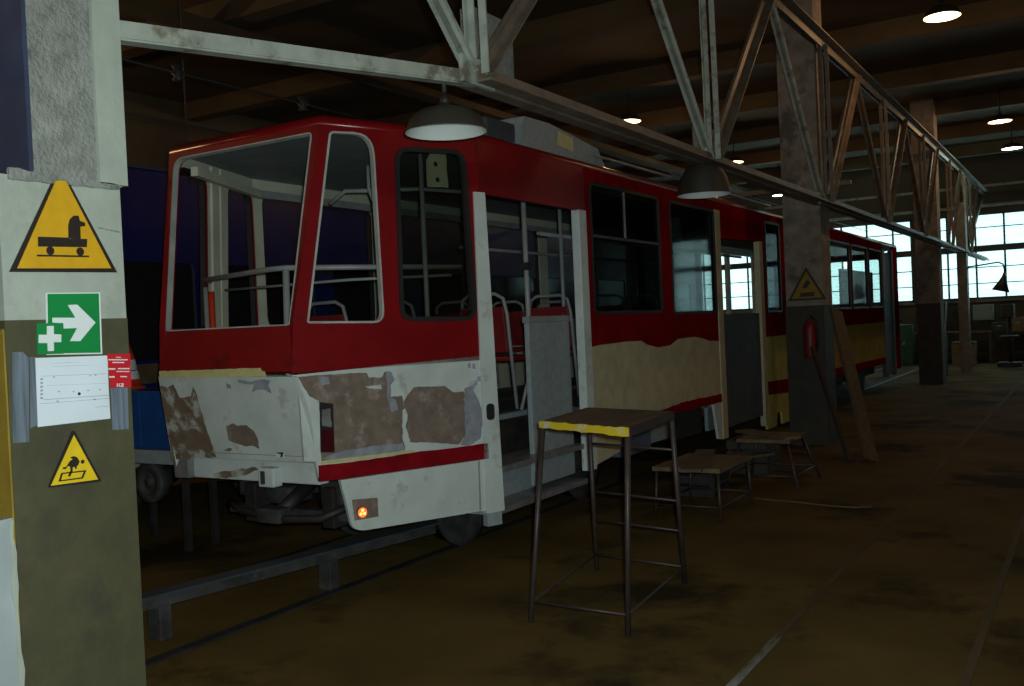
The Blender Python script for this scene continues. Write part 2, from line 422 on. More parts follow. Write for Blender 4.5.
b = MB()
b.panel(PF, q5([(20, 176), (142, 174), (144, 315), (24, 318)]), (), SGRN, .004, lift=.0125)
b.panel(PF, q5([(66, 188), (97, 188), (97, 225), (131, 227), (131, 262), (97, 262), (98, 302), (70, 303), (68, 266), (28, 266), (28, 228), (66, 228)]), (), SWHT, .002, lift=.0138)
tag(b.build('first_aid_sign'), 'small green sign with a white cross overlapping the arrow sign', 'sign')
b = MB()
b.panel(PF, px_poly([(34.5, 358), (106.5, 355.5), (107.5, 384), (109.5, 418.5), (37, 427)]), (), PAPER, .002, lift=.005)
SP = 549/80
def qp(pts): return [uvpx(PF, (30+x/SP, 340+y/SP)) for x, y in pts]
for x0, y0, x1, y1, w in ((75, 247, 515, 230, 3), (105, 312, 515, 296, 2), (85, 408, 540, 376, 4), (60, 437, 540, 398, 3), (440, 460, 535, 452, 3), (140, 160, 330, 150, 2), (150, 180, 400, 172, 2)):
    b.panel(PF, qp([(x0, y0), (x1, y1), (x1, y1+w), (x0, y0+w)]), (), INK, .001, lift=.0058)
for k in range(6): b.panel(PF, qp([(64, 262+k*26), (82, 261+k*26), (82, 275+k*26), (64, 276+k*26)]), (), BLUEC if k < 0 else INK, .001, lift=.0058)
for x, y in ((150, 250), (400, 240), (435, 236), (185, 350), (285, 350), (385, 342), (465, 336), (175, 415), (430, 402)): b.panel(PF, qp([(x, y), (x+14, y), (x+14, y+9), (x, y+9)]), (), INK, .001, lift=.0058)
b.panel(PF, circle(qp([(331, 369)])[0], .005), (), SBLK, .001, lift=.006)
tag(b.build('paper_notice'), 'white printed paper sheet taped to the near pillar under the arrow sign', 'notice')
b = MB()
b.panel(PF, px_poly([(105.6, 354), (128.7, 353.8), (129.7, 387), (109, 387.5)]), (), SRED, .002, lift=.0085)
SR = 624/50
def qr(pts): return [uvpx(PF, (100+x/SR, 345+y/SR)) for x, y in pts]
for x0, x1, y, h in ((180, 240, 150, 8), (85, 325, 178, 14), (135, 285, 212, 14), (85, 170, 290, 18), (205, 345, 288, 14), (185, 345, 325, 12), (95, 160, 388, 20), (235, 315, 388, 14)):
    x = x0
    while x < x1:
        w = random.uniform(8, 22); b.panel(PF, qr([(x, y), (min(x+w, x1), y), (min(x+w, x1), y+h), (x, y+h)]), (), SWHT, .001, lift=.0092); x += w+4
for pts in ([(190, 480), (200, 480), (200, 522), (190, 522)], [(214, 480), (224, 480), (224, 522), (214, 522)], [(236, 480), (272, 480), (272, 504), (248, 513), (272, 513), (272, 522), (236, 522), (236, 508), (262, 497), (262, 489), (236, 489)]):
    b.panel(PF, qr(pts), (), SWHT, .001, lift=.0092)
tag(b.build('fire_notice'), 'small red notice with white lines of text and 112 at its foot', 'notice')
for nm, pts, lab in (('tape_strip', [(11.5, 352), (22, 352), (28, 358), (28.5, 442), (12.5, 443)], 'silver tape strip curling off the pillar left of the paper sheet'),
                 ('tape_strip', [(29, 357), (34.3, 357), (37, 425), (30, 428)], 'narrow tape strip holding the left edge of the paper sheet'),
                 ('tape_strip', [(110, 388), (127, 387.5), (128, 429), (112, 430)], 'tape strip under the small red notice')):
    b = MB(); b.panel(PF, px_poly(pts), (), TAPEM, .002, lift=.004 if nm else 0)
    tag(b.build(nm), lab, 'tape', 'tape strips on the near pillar')
b = MB(); SPT = 600/70
def qs(pts): return [uvpx(PF, (40+x/SPT, 420+y/SPT)) for x, y in pts]
b.panel(PF, qs([(268, 92), (285, 95), (510, 515), (495, 528), (70, 578), (62, 570)]), (), SBLK, .006, lift=.009)
b.panel(PF, qs([(275, 128), (482, 508), (78, 562)]), (), SYEL2, .002, lift=.0102)
b.panel(PF, qs([(240, 320), (270, 308), (300, 318), (322, 355), (310, 385), (298, 392), (295, 418), (283, 418), (280, 400), (262, 405), (262, 435), (240, 485), (222, 480), (244, 430), (240, 398), (222, 395), (200, 420), (176, 418), (182, 404), (208, 400), (235, 355), (262, 334)]), (), SBLK, .002, lift=.0114)
b.panel(PF, circle(qs([(348, 356)])[0], .0065), (), SBLK, .002, lift=.0114)
fo = qs([(165, 452), (380, 428), (350, 500), (140, 528)]); fi = qs([(178, 462), (358, 442), (338, 490), (162, 514)])
b.panel(PF, fo, (fi,), SBLK, .002, lift=.0114)
tag(b.build('pit_warning_sign'), 'small yellow triangle sign with a figure falling into a pit', 'sign')
# white board at the photo's edge
b = MB(); b.panel(FX(-2.74), rough_edge([(1.30, 0), (1.632, 0), (1.618, 1.105), (1.30, 1.11)], .004, .05), (), mat('board_white', (.30, .35, .36), .6, var=.15), .03)
b.panel(FX(-2.738), rough_edge([(1.604, .02), (1.632, 0), (1.619, 1.10), (1.606, 1.09)], .006, .05), (), PLAST, .004)
tag(b.build('chipped_board'), 'white board with a chipped edge standing against the near pillar', 'board')

# ------------------------------------------------------------------ the tram
tram = empty('articulated_tram', (-4.6, 12, 0), 'red and cream articulated tram with stripped paint and an open doorway', 'tram')
XC = -4.6; XR, XL = -3.51, -5.69; YT = 5.40
def TF(side):                                    # tapered side plates, u runs towards the nose
    d = V((-.51*side, -1.32, 0)).normalized(); n = V((1.32*side, -.51, 0)).normalized()
    return (V((XC+side*1.09, YT, 0)), d, ZA, n)
TR, TL = TF(1), TF(-1)
LT = math.hypot(.51, 1.32)
WB = V((0, .1644, .9864)); WF = (V((XC, 4.13, 1.7)), XA, WB, V((0, -.9864, .1644)))
LB = V((0, -.1644*1.4, .9864)).normalized()
LF = (V((XC, 4.085, 1.40)), XA, V((0, -.239, .971)), V((0, -.971, -.239)))
SR_, SL_ = FX(XR), FXm(XL)
def Pt(*a): return tram
# rings seal helper
def seal(name, fr, hole, m, w=.022, lift=.006, t=.04, parent=None):
    c = sum((V(p) for p in hole), V((0, 0)))/len(hole)
    inner = []
    N = len(hole)
    for k in range(N):
        a, p, q = V(hole[k-1]), V(hole[k]), V(hole[(k+1) % N])
        d = (q-a); 
        if d.length < 1e-6: inner.append(tuple(p)); continue
        nn = V((-d.y, d.x)).normalized()
        if nn.dot(c-p) < 0: nn = -nn
        inner.append(tuple(p+nn*w))
    return MB().panel(fr, hole, (inner,), m, t, lift=lift).build(name, parent or tram), inner
def pane(fr, inner, m, parent, lift=-.012): return MB().panel(fr, inner, (), m, .005, lift=lift).build('glass_pane', parent)

# roof
def outline(ins):
    k = 1-ins/1.09
    y0 = 4.322+ins*1.0
    hwf = (1.09-.386*(YT-4.322))*k
    return [(XC+hwf, y0), (XC+1.09*k, YT+ins*.3), (XC+1.09*k, 12.70-ins*.15), (XC-1.09*k, 12.70-ins*.15), (XC-1.09*k, YT+ins*.3), (XC-hwf, y0)]
def loft_roof(fn, name):
    b = MB(); lv = ((2.85, 0), (2.878, .005), (2.90, .018), (2.918, .045), (2.932, .09), (2.945, .18), (2.955, .42), (2.975, .7))
    rings = []
    for z, i in lv: rings.append([b.bm.verts.new((x, y, z)) for x, y in fn(i)])
    n = len(rings[0])
    for k in range(len(rings)-1):
        for q in range(n):
            f = b.bm.faces.new([rings[k][q], rings[k][(q+1) % n], rings[k+1][(q+1) % n], rings[k+1][q]])
            f.material_index = b.mi(REDG if k < 4 else GREYD); f.smooth = True
    f = b.bm.faces.new(rings[-1]); f.material_index = b.mi(GREYD)
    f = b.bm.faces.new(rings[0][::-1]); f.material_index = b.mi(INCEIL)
    return b.build(name, tram)
roof = loft_roof(outline, 'roof')
# the grey cover on the roof
b = MB(); p = [(6.15, 2.94), (7.57, 2.94), (7.43, 3.09), (6.62, 3.17), (6.20, 3.16)]
b.panel(FX(-3.62), [(6.12, 2.94), (7.57, 2.94), (7.44, 3.085), (6.60, 3.17), (6.22, 3.165)], (), GREYP, .9)
rb = b.build('roof_cover', tram); rb['label'] = 'grey box cover on the roof edge'
MB().panel(FX(-3.618), [(6.72, 3.02), (6.98, 3.0), (6.98, 3.11), (6.74, 3.13)], (), TAPE, .003).build('cover_label', rb)
MB().box(-4.5, -3.66, 5.75, 6.15, 2.94, 3.10, GREYD, .02).build('roof_vent', tram)
b = MB(); b.tube([(-3.57, 7.2+i*.3, 3.0) for i in range(18)], .012, STEEL); b.build('roof_rail', tram)

# nose: windscreen frame
hw0 = 1.09-.386*(YT-4.079); hw1 = 1.09-.386*(YT-4.32)
vb, vt = (1.395-1.7)/.9864, (2.855-1.7)/.9864
outer = [(-hw0, vb), (hw0, vb), (hw1, vt), (-hw1, vt)]
def vz(z): return (z-1.7)/.9864
wh = rpoly([(-.550, vz(1.667)), (.548, vz(1.664)), (.618, vz(2.815)), (-.618, vz(2.815))], [.03, .03, .03, .09])
MB().panel(WF, outer, (wh,), RED, .05, INNER, rim=RED).build('front_panel', tram)
seal('windscreen_seal', WF, wh, SEAL_L, .008)
# tapered sides: upper red panel with two windows
S3 = (686/280)
winA = rpoly(pxs(TR, [(329, 131), (373, 133), (384.5, 323), (306.5, 323.5)]), [.03, .14, .08, .02])
winB = rpoly(pxs(TR, [(394, 146), (465, 150), (477, 321), (400, 321.5)]), [.11, .11, .11, .09])
zl = 1.385
uA = pxs(TR, [(297, 376)])[0][0]
def taper_up(fr, holes):
    return MB().panel(fr, [(0, zl), (LT-.005, zl), (LT-.03, 1.70), (LT-.262, 2.855), (0, 2.855)], holes, RED, .045, INNER, rim=RED).build('side_panel', tram)
taper_up(TR, (winA, winB))
s, inn = seal('window_seal', TR, winA, SEAL_L, .013, .006)
s, inn = seal('window_seal', TR, winB, SEAL_D, .030, .008); pane(TR, inn, GLASS, s)
wl1 = rpoly([(.82, 1.67), (1.33, 1.67), (1.11, 2.78), (.73, 2.78)], [.05, .03, .06, .14])
wl2 = rpoly([(.02, 1.67), (.53, 1.67), (.42, 2.76), (.02, 2.76)], [.05, .05, .10, .14])
taper_up(TL, (wl1, wl2))
for h in (wl1, wl2): seal('window_seal', TL, h, SEAL_D, .02, .006)
# lower front apron with worn paint
S4 = 972/170
def q4(pts): return [uvpx(LF, (155+x/S4, 350+y/S4)) for x, y in pts]
b = MB()
b.panel(LF, q4([(28, 150), (806, 150), (862, 300), (940, 636), (860, 637), (640, 628), (370, 617), (350, 610), (108, 622), (75, 440)]), (), WHITE, .02, DARKG, .012)
b.panel(LF, rough_edge(q4([(36, 200), (80, 215), (112, 192), (130, 225), (150, 270), (215, 262), (226, 205), (243, 235), (270, 340), (310, 470), (360, 608), (110, 620), (78, 440), (55, 320)]), .004, .02), (), PRIMERG, .003, lift=.0135)
b.panel(LF, rough_edge(q4([(415, 430), (455, 415), (480, 430), (530, 425), (575, 460), (600, 515), (604, 562), (575, 545), (520, 545), (430, 512)]), .004, .02), (), PRIMER, .003, lift=.0135)
b.panel(LF, rough_edge(q4([(480, 165), (560, 178), (620, 165), (668, 170), (655, 200), (675, 245), (640, 225), (590, 225), (560, 240), (575, 195), (490, 185)]), .004, .02), (), FILLER, .003, lift=.0135)
b.panel(LF, rough_edge(q4([(415, 185), (440, 195), (445, 215), (420, 215)]), .003, .02), (), FILLER, .003, lift=.0135)
b.panel(LF, rough_edge(q4([(430, 555), (450, 560), (440, 575), (400, 570)]), .003, .02), (), PRIMER, .003, lift=.0135)
b.panel(LF, q4([(700, 577), (748, 577), (748, 612), (700, 612)]), (), SWHT, .001, lift=.014)
b.panel(LF, q4([(706, 580), (745, 580), (742, 584), (738, 606), (725, 608), (730, 590), (706, 586)]), (), SBLK, .001, lift=.0148)
ap = b.build('front_apron', tram)
tp = MB().panel(WF, rough_edge(pxs(WF, [(25, 122), (605, 102), (612, 118), (630, 124), (640, 152), (30, 162)], S4, (155, 350)), .002, .03), (), TAPE, .003, lift=.004).build('masking_tape', ap); tp['label'] = 'yellowish masking tape along the apron top'
S2 = 800/210
def qt(pts): return pxs(TR, pts, S2, (290, 360))
b = MB()
# lower tapered side: worn panel
b.panel(TR, qt([(8, 58), (735, -8), (770, -8)]) [:1] + [(0.0, 1.415), (0.0, .73)] + qt([(112, 462), (100, 400), (60, 150)]), (), WHITE, .03, DARKG)
b.panel(TR, rough_edge(qt([(25, 66), (60, 63), (200, 52), (292, 50), (300, 68), (350, 66), (360, 45), (385, 45), (398, 75), (382, 95), (382, 140), (425, 135), (440, 200), (425, 250), (440, 305), (437, 345), (300, 365), (120, 385), (112, 165), (60, 140), (30, 95)]), .004, .025), (), PRIMER, .004, lift=.003)
b.panel(TR, rough_edge(qt([(448, 210), (432, 160), (470, 105), (590, 98), (620, 122), (662, 120), (668, 290), (640, 322), (580, 318), (455, 312), (440, 265)]), .004, .025), (), PRIMER, .004, lift=.003)
b.panel(TR, rough_edge(qt([(664, 108), (690, 98), (720, 160), (735, 200), (725, 298), (680, 330), (648, 322), (667, 290)]), .003, .02), (), FILLER, .004, lift=.0035)
b.panel(TR, rough_edge(qt([(365, 42), (385, 45), (398, 75), (380, 95), (378, 140), (400, 150), (412, 190), (385, 200), (370, 150)]), .003, .02), (), FILLER, .003, lift=.0045)
b.panel(TR, rough_edge(qt([(120, 375), (200, 345), (340, 325), (430, 318), (437, 345), (300, 362), (150, 384)]), .004, .02), (), FILLER, .003, lift=.0045)
b.panel(TR, rough_edge(qt([(285, 100), (345, 94), (348, 112), (300, 108)]), .003, .02), (), WHITE, .003, lift=.0045)
b.panel(TR, rough_edge(qt([(428, 190), (436, 185), (440, 260), (456, 305), (440, 335), (428, 300)]), .003, .02), (), WHITE, .003, lift=.0045)
b.panel(TR, rough_edge(qt([(105, 65), (145, 65), (150, 92), (120, 98)]), .003, .02), (), FILLER, .003, lift=.0045)
for x, y in ((675, 15), (692, 18), (700, 82), (712, 66), (724, 74), (690, 95)): b.panel(TR, rough_edge(qt([(x, y), (x+10, y-6), (x+14, y+14), (x+3, y+16)]), .002, .01), (), INK, .002, lift=.005)
lp = b.build('lower_side_panel', tram)
MB().panel(TR, qt([(118, 384), (470, 342), (472, 352), (300, 376), (118, 398)]), (), TAPE, .003, lift=.006).build('masking_tape', lp)
MB().panel(TR, rough_edge(qt([(108, 402), (300, 380), (470, 352), (690, 326), (750, 316), (754, 375), (110, 464)]), .002, .05), (), REDD, .02, lift=.012).build('red_stripe', tram)
sk = MB().panel(TR, rpoly(qt([(192, 458), (745, 378), (752, 572), (268, 652), (238, 640)]), [.005, 0, 0, .05, .03]), (), WHITE, .03, DARKG, 0)
sk.panel(TR, qt([(716, 384), (722, 384), (728, 570), (722, 572)]), (), FILLER, .002, lift=.002)
sko = sk.build('skirt_panel', tram)
MB().panel(TR, qt([(236, 532), (332, 524), (336, 596), (245, 612)]), (), PRIMER, .003, lift=.004).build('bare_patch', sko)
mlc = uvpx(TR, (290+272/S2, 360+580/S2))
def on_plane(fr, uv, h=0): return fr[0]+fr[1]*uv[0]+fr[2]*uv[1]+fr[3]*h
b = MB()  # round skirt reflector, flash return built in as glow
b.panel(TR, circle(mlc, .034, 20), (), SEAL_D, .02, lift=.012); b.panel(TR, circle(mlc, .030, 20), (), RGLOW, .01, lift=.016)
for k in range(3):
    a = 1.57+k*2.094; b.panel(TR, circle((mlc[0]+.014*math.cos(a), mlc[1]+.014*math.sin(a)), .009, 10), (), RGLOWH, .006, lift=.0185)
ml = b.build('skirt_reflector', tram); ml['label'] = 'round red reflector on the skirt, its flash return made to glow'
# corner strip and tail light
MB().panel(TR, rough_edge(pxs(TR, [(296.5, 377), (303, 388), (308, 396), (317.5, 401), (319.5, 461), (303, 461), (300, 420)]), .002, .02), (), WHITE, .02, DARKG, .016).build('corner_strip', tram)
b = MB(); tl = qt([(113, 162), (158, 168), (162, 264), (116, 258)])
b.panel(TR, qt([(112, 160), (162, 166), (168, 352), (116, 352)]), (), SEAL_D, .02, lift=.008)
tlo = b.build('tail_light', tram)
MB().panel(TR, qt([(116, 262), (160, 266), (165, 345), (118, 348)]), (), mat('dark_red_lens', (.06, .004, .008), .3), .02, lift=.018).build('red_lens', tlo)
MB().panel(TR, rough_edge(qt([(118, 190), (150, 185), (156, 255), (120, 250)]), .003, .01), (), STEEL, .012, lift=.014).build('broken_reflector', tlo)
# left lower taper + sides (far side)
b = MB(); b.panel(TL, [(0, .45), (LT-.16, .73), (LT-.01, 1.39), (0, 1.39)], (), WHITE, .03, INNER); b.build('lower_side_panel', tram)
# bumper
b = MB(); b.box(-5.17, -4.02, 4.27, 4.36, .70, .835, WHITE, .012)
b.panel(FY(4.266), rough_edge([(-4.95, .735), (-4.55, .79), (-4.52, .775), (-4.72, .715), (-4.92, .705)], .005, .03), (), PRIMERG, .003)
bu = b.build('bumper', tram)
b = MB(); b.box(-4.46, -4.33, 4.20, 4.28, .68, .80, WHITE, .012); b.box(-4.43, -4.40, 4.19, 4.21, .70, .78, DARKG); b.build('bracket', bu)
b = MB(); b.box(-5.26, -5.12, 4.22, 4.32, .70, .83, STEEL, .01); b.build('bracket', bu)
# main body right side ---------------------------------------------------
def pr_s(pts, s=1, o=(0, 0)): return pxs(SR_, pts, s, o)
D1 = (5.47, 6.80); D2 = (10.30, 11.53); YE = 12.70
wC = rect(7.02, 8.46, 1.665, 2.752, .07); wD = rect(8.72, 9.98, 1.645, 2.752, .05); wE = rect(11.80, 12.44, 1.63, 2.77, .05)
# upper red: header over door one, window band, header over door two
MB().panel(SR_, [(YT-.02, 2.50), (6.93, 2.50), (6.93, 2.855), (YT-.02, 2.855)], (), RED, .045, INNER).build('door_header', tram)
jag = pr_s([(80, 605), (100, 600), (125, 597), (160, 592), (200, 590), (215, 600), (240, 606), (270, 601), (290, 585), (330, 580), (350, 584), (365, 590), (402, 590)], 2.45, (560, 100))
jag = [(max(6.94, u), v) for u, v in jag]; jag[0] = (6.93, jag[0][1]); jag[-1] = (10.10, jag[-1][1])
MB().panel(SR_, [(6.93, 1.42)] and jag + [(10.10, 2.855), (6.93, 2.855)], (wC, wD), REDR, .045, INNER).build('side_panel', tram)
MB().panel(SR_, [(10.10, 2.46), (11.72, 2.50), (11.72, 2.855), (10.10, 2.855)], (), REDR, .045, INNER).build('door_header', tram)
MB().panel(SR_, [(11.62, 1.33), (YE, 1.33), (YE, 2.855), (11.72, 2.855), (11.72, 2.50), (11.62, 2.50)], (wE,), REDR, .045, INNER).build('side_panel', tram)
for h, g in ((wC, GLASSD), (wD, GLASSD), (wE, glass('dark_dusty_glass', (.16, .19, .20), .05))):
    s, inn = seal('window_seal', SR_, h, SEAL_D, .028, .006); pane(SR_, inn, g, s)
# sliding light bars in window C, D
b = MB(); b.box(XR-.03, XR-.005, 7.05, 8.43, 2.30, 2.325, GREYD); b.box(XR-.03, XR-.005, 7.70, 7.72, 2.31, 2.73, STEEL); b.build('window_bar', tram)
# cream lower panel
b = MB(); b.panel(SR_, [(6.93, .76), (10.10, .76)] + jag[::-1], (), CREAM, .03, DARKG, -.001)
b.panel(SR_, [(6.96, .45), (7.40, .50), (7.52, .76), (6.96, .76)], (), CREAM, .03, DARKG, -.001)
b.panel(SR_, [(9.72, .76), (9.86, .30), (10.08, .30), (10.08, .76)], (), WHITE, .03, DARKG, -.001)
b.build('lower_side_panel', tram)
MB().panel(SR_, rough_edge([(7.95, .78), (8.2, .735), (8.6, .775), (9.1, .785), (9.6, .775), (10.06, .77), (10.06, .685), (9.2, .69), (8.4, .70)], .006, .06), (), REDD, .008, lift=.008).build('red_stripe', tram)
b = MB(); b.panel(SR_, [(11.62, .20), (12.0, .20), (12.05, .36), (12.25, .36), (12.28, .20), (YE, .20), (YE, 1.33), (11.62, 1.33)], (), CREAMY, .03, DARKG); b.build('lower_side_panel', tram)
MB().panel(SR_, [(11.66, .62), (YE, .57), (YE, .75), (11.66, .78)], (), REDD, .008, lift=.006).build('red_stripe', tram)
# door posts
b = MB(); b.panel(TR, [(-.075, .36), (.075, .36), (.062, 2.505), (-.03, 2.505)], (), WHITE, .06, lift=.012)
b.panel(TR, [(-.055, .27), (.065, .27), (.065, .37), (-.055, .37)], (), GREYP, .05, lift=.004)
dp = b.build('door_post', tram)
hc = uvpx(TR, (489, 411)); MB().panel(TR, rpoly([(hc[0]-.035, hc[1]-.06), (hc[0]+.03, hc[1]-.06), (hc[0]+.03, hc[1]+.05), (hc[0]-.035, hc[1]+.05)], .03), (), SEAL_D, .004, lift=.016).build('lock_hole', dp)
MB().box(XR-.06, XR+.012, 6.80, 6.93, .42, 2.505, WHITE, .008).build('door_post', tram)
b = MB(); b.box(XR-.06, XR+.012, 9.98, 10.14, .28, 2.76, CREAM, .008); b.build('door_post', tram)
b = MB(); b.box(XR-.06, XR+.012, 11.52, 11.66, .25, 2.50, CREAM, .008); b.build('door_post', tram)
b = MB(); b.box(XR-.03, XR+.01, YE-.06, YE+.02, .3, 2.78, GREYP, .004); b.build('end_post', tram)
# door two leaf: lower panel with pane
d2 = MB().box(XR-.05, XR-.02, 10.16, 11.52, .38, 1.63, mat('dark_door_paint', (.065, .08, .095), .6), .006).build('door_leaf', tram)
# left side with windows
lw = [(5.50, 6.85), (7.0, 8.35), (8.55, 9.9), (10.1, 11.3), (11.45, 12.5)]
b = MB(); b.panel(SL_, [(YT, .4), (YE, .4), (YE, 2.855), (YT, 2.855)], [rect(a, c, 1.67, 2.74, .10) for a, c in lw], RED, .045, INNER); b.build('side_panel', tram)
for a, c in lw: seal('window_seal', SL_, rect(a, c, 1.67, 2.74, .10), SEAL_D, .02, .006)
# inside
b = MB(); b.panel((V((0, 0, .93)), XA, YA, ZA), [(XC+hw0-.06, 4.2), (XR-.05, YT), (XR-.5, YT+.05), (XR-.5, 6.82), (XR-.05, 6.82), (XR-.05, 10.25), (XR-.5, 10.3), (XR-.5, 11.5), (XR-.05, 11.5), (XR-.05, YE), (XL+.05, YE), (XL+.05, YT), (XC-hw0+.06, 4.2)], (), GREYD, .05); b.build('cabin_floor', tram)
b = MB(); b.box(XR-.52, XR-.03, 5.47, 6.82, .60, .64, STEEL); b.box(XR-.52, XR-.48, 5.47, 6.82, .62, .92, GREYP); b.box(XR-.28, XR-.24, 5.47, 6.82, .34, .61, GREYP); b.box(XR-.28, XR-.02, 5.47, 6.82, .32, .36, STEEL); b.box(XR-.55, XR-.02, 5.46, 5.50, .32, .93, GREYP); b.build('door_step', tram)
b = MB(); b.box(XR-.16, XR-.12, 6.16, 6.80, .40, 1.64, GREYP, .006); pp = b.build('partition_panel', tram)
MB().box(XR-.17, XR-.11, 6.15, 6.81, 1.62, 1.67, RAILT, .008).build('top_rail', pp)
b = MB(); b.box(XR-.52, XR-.03, 10.2, 11.5, .6, .64, STEEL); b.box(XR-.28, XR-.24, 10.2, 11.5, .34, .61, GREYP); b.build('door_step', tram)
# inner pillars with cover strips on the far side
for u0, u1, d in ((.575, .665, -.11), (.685, .785, -.10)): MB().panel((TL[0], TL[1], TL[2], -TL[3]), [(u0, 1.45), (u1, 1.45), (u1+d, 2.84), (u0+d, 2.84)], (), INNER, .02, lift=.062).build('pillar_cover', tram)
b = MB(); b.tube([(-5.32, 4.66, 1.94), (-5.32, 4.66, 1.2)], .022, REDPL); o = b.build('red_post', tram); o['label'] = 'orange red upright behind the windscreen'
b = MB(); b.bar((XL+.12, 5.4, 2.72), (XL+.12, YE, 2.72), .05, .06, RAILT); b.bar((XC-.55, 4.42, 2.735), (XL+.12, 5.4, 2.72), .05, .06, INNER); b.build('cove_strip', tram)
# handrails
b = MB()
b.tube([(XL+.22, 4.90, 2.01), (XL+.35, 4.62, 2.02), (-4.48, 4.40, 2.03), (-4.33, 4.40, 2.03), (-3.86, 4.95, 2.02), (-3.68, 5.38, 2.02)], .018, RAILT)
b.tube([(-4.345, 4.41, 2.03), (-4.355, 4.40, 1.4), (-4.36, 4.40, .95)], .022, RAILT); b.tube([(-5.33, 4.62, 1.97), (-5.33, 4.62, .95)], .016, RAILT)
b.tube([(-5.40, 4.86, 1.955), (-4.2, 4.84, 1.955), (-3.72, 5.32, 1.965)], .010, RAILT)
b.build('handrail', tram)
b = MB(); b.tube([(-4.75, 5.3, 2.55), (-4.62, 5.32, 2.63), (-4.15, 5.6, 2.62), (-3.9, 6.0, 2.60)], .016, RAILT); b.tube([(-4.3, 5.2, 2.76), (-4.3, 5.2, 2.6), (-4.22, 5.15, 2.5)], .014, RAILT); b.build('ceiling_rail', tram)
b = MB(); b.tube([(-3.72, 5.03, 2.74), (-3.72, 5.03, .95)], .016, RAILT); b.build('grab_pole', tram)
b = MB(); b.tube([(-3.70, 6.28, 2.72), (-3.70, 6.285, .93)], .020, RAILT); b.box(-3.73, -3.67, 6.25, 6.31, 2.02, 2.08, SEAL_D); b.build('grab_pole', tram)
b = MB(); b.tube([(-4.05, 7.1, 2.38), (-4.05, 12.5, 2.38)], .016, RAILT); b.tube([(-5.2, 7.6, 2.38), (-5.2, 12.5, 2.38)], .016, RAILT); b.build('ceiling_rail', tram)
for y in (7.5, 8.9, 10.0): 
    b = MB(); b.tube([(-4.05, y, 2.74), (-4.05, y, .95)], .018, RAILT); b.build('grab_pole', tram)
b = MB(); b.panel((V((-3.66, 5.13, 2.6)), V((-.36, -.93, 0)), ZA, V((.93, -.36, 0))), rough_edge([(-.08, -.07), (.08, -.07), (.08, .10), (.02, .18), (-.07, .17)], .004, .04), [circle((.0, -.02), .018, 8), circle((.01, .08), .018, 8)], CREAM, .012); b.build('bracket_plate', tram)
b = MB(); b.box(-4.0, -3.72, 9.5, 9.56, 2.40, 2.66, GREYP, .01); b.build('line_display', tram)
def make_seat(x, y, face):
    s = MB(); s.box(x-.21, x+.21, y-.2, y+.2, 1.33, 1.37, mat('red_seat_plastic', (.16, .01, .014), .45), .015)
    seat = s.build('passenger_seat', tram)
    M = Matrix.Translation((x, y+face*.22, 1.40)) @ Matrix.Rotation(-face*.12, 4, 'X')
    b = MB(); b.box(-.20, .20, -.012, .012, 0, .36, MATS['red_seat_plastic'], .01, M); b.build('backrest', seat)
    b = MB()
    P = [(-.21, .02, -.45), (-.21, .02, .30), (-.19, .02, .42), (-.12, .02, .46), (.12, .02, .46), (.19, .02, .42), (.21, .02, .30), (.21, .02, -.45)]
    b.tube([M @ V(p) for p in P], .015, RAILT, 8)
    b.tube([(x-.18, y-face*.18, 1.33), (x-.16, y, .93)], .014, RAILT, 8); b.tube([(x+.18, y-face*.18, 1.33), (x+.16, y, .93)], .014, RAILT, 8)
    b.build('seat_frame', seat)
for x, y, f in ((-4.12, 6.55, -1), (-4.2, 7.75, -1), (-5.35, 6.1, -1), (-5.35, 7.0, -1), (-5.35, 7.9, -1), (-4.1, 8.7, -1), (-5.35, 8.9, -1), (-4.1, 9.5, -1), (-5.35, 9.9, -1)): make_seat(x, y, f)
# underframe, bogie, coupler
b = MB(); b.box(XC-.75, XC-.55, 4.7, 12.6, .62, .88, DARK); b.box(XC+.55, XC+.75, 4.7, 12.6, .62, .88, DARK)
for y in (4.80, 5.3, 7.6, 9, 10.4, 12.4): b.box(XC-.76, XC+.76, y-.06, y+.06, .66, .86, DARKG)
b.build('underframe', tram)
b = MB(); b.box(-3.75, -3.55, 7.55, 8.15, .42, .74, mat('blue_grey_equipment', (.08, .10, .16), .6), .01); b.box(-3.75, -3.6, 8.25, 8.7, .45, .72, GREYP, .01); b.box(-3.8, -3.6, 8.85, 9.6, .40, .72, DARK, .01); b.build('equipment_box', tram)
b = MB(); b.tube([(-5.05, 4.50, .50), (-4.9, 4.46, .46), (-4.5, 4.44, .43), (-4.2, 4.46, .45), (-4.05, 4.6, .52)], .026, DARK); b.tube([(-4.6, 4.8, .6), (-4.6, 4.5, .45)], .05, DARK); b.box(-4.72, -4.5, 4.40, 4.52, .40, .50, DARKG, .02); b.build('folded_coupler', tram)
b = MB(); b.box(-5.2, -4.0, 4.62, 4.70, .40, .46, DARKG, .01); b.box(-5.0, -4.9, 4.58, 4.72, .36, .62, DARK, .01); b.box(-4.3, -4.2, 4.58, 4.72, .36, .62, DARK, .01); b.build('brake_beam', tram)
for q in ((-5.1, -4.95, .52, .66), (-4.85, -4.62, .48, .60), (-4.35, -4.15, .50, .66)):
    MB().box(q[0], q[1], 4.62, 4.85, q[2], q[3], DARKG, .025).build('junction_box', tram)
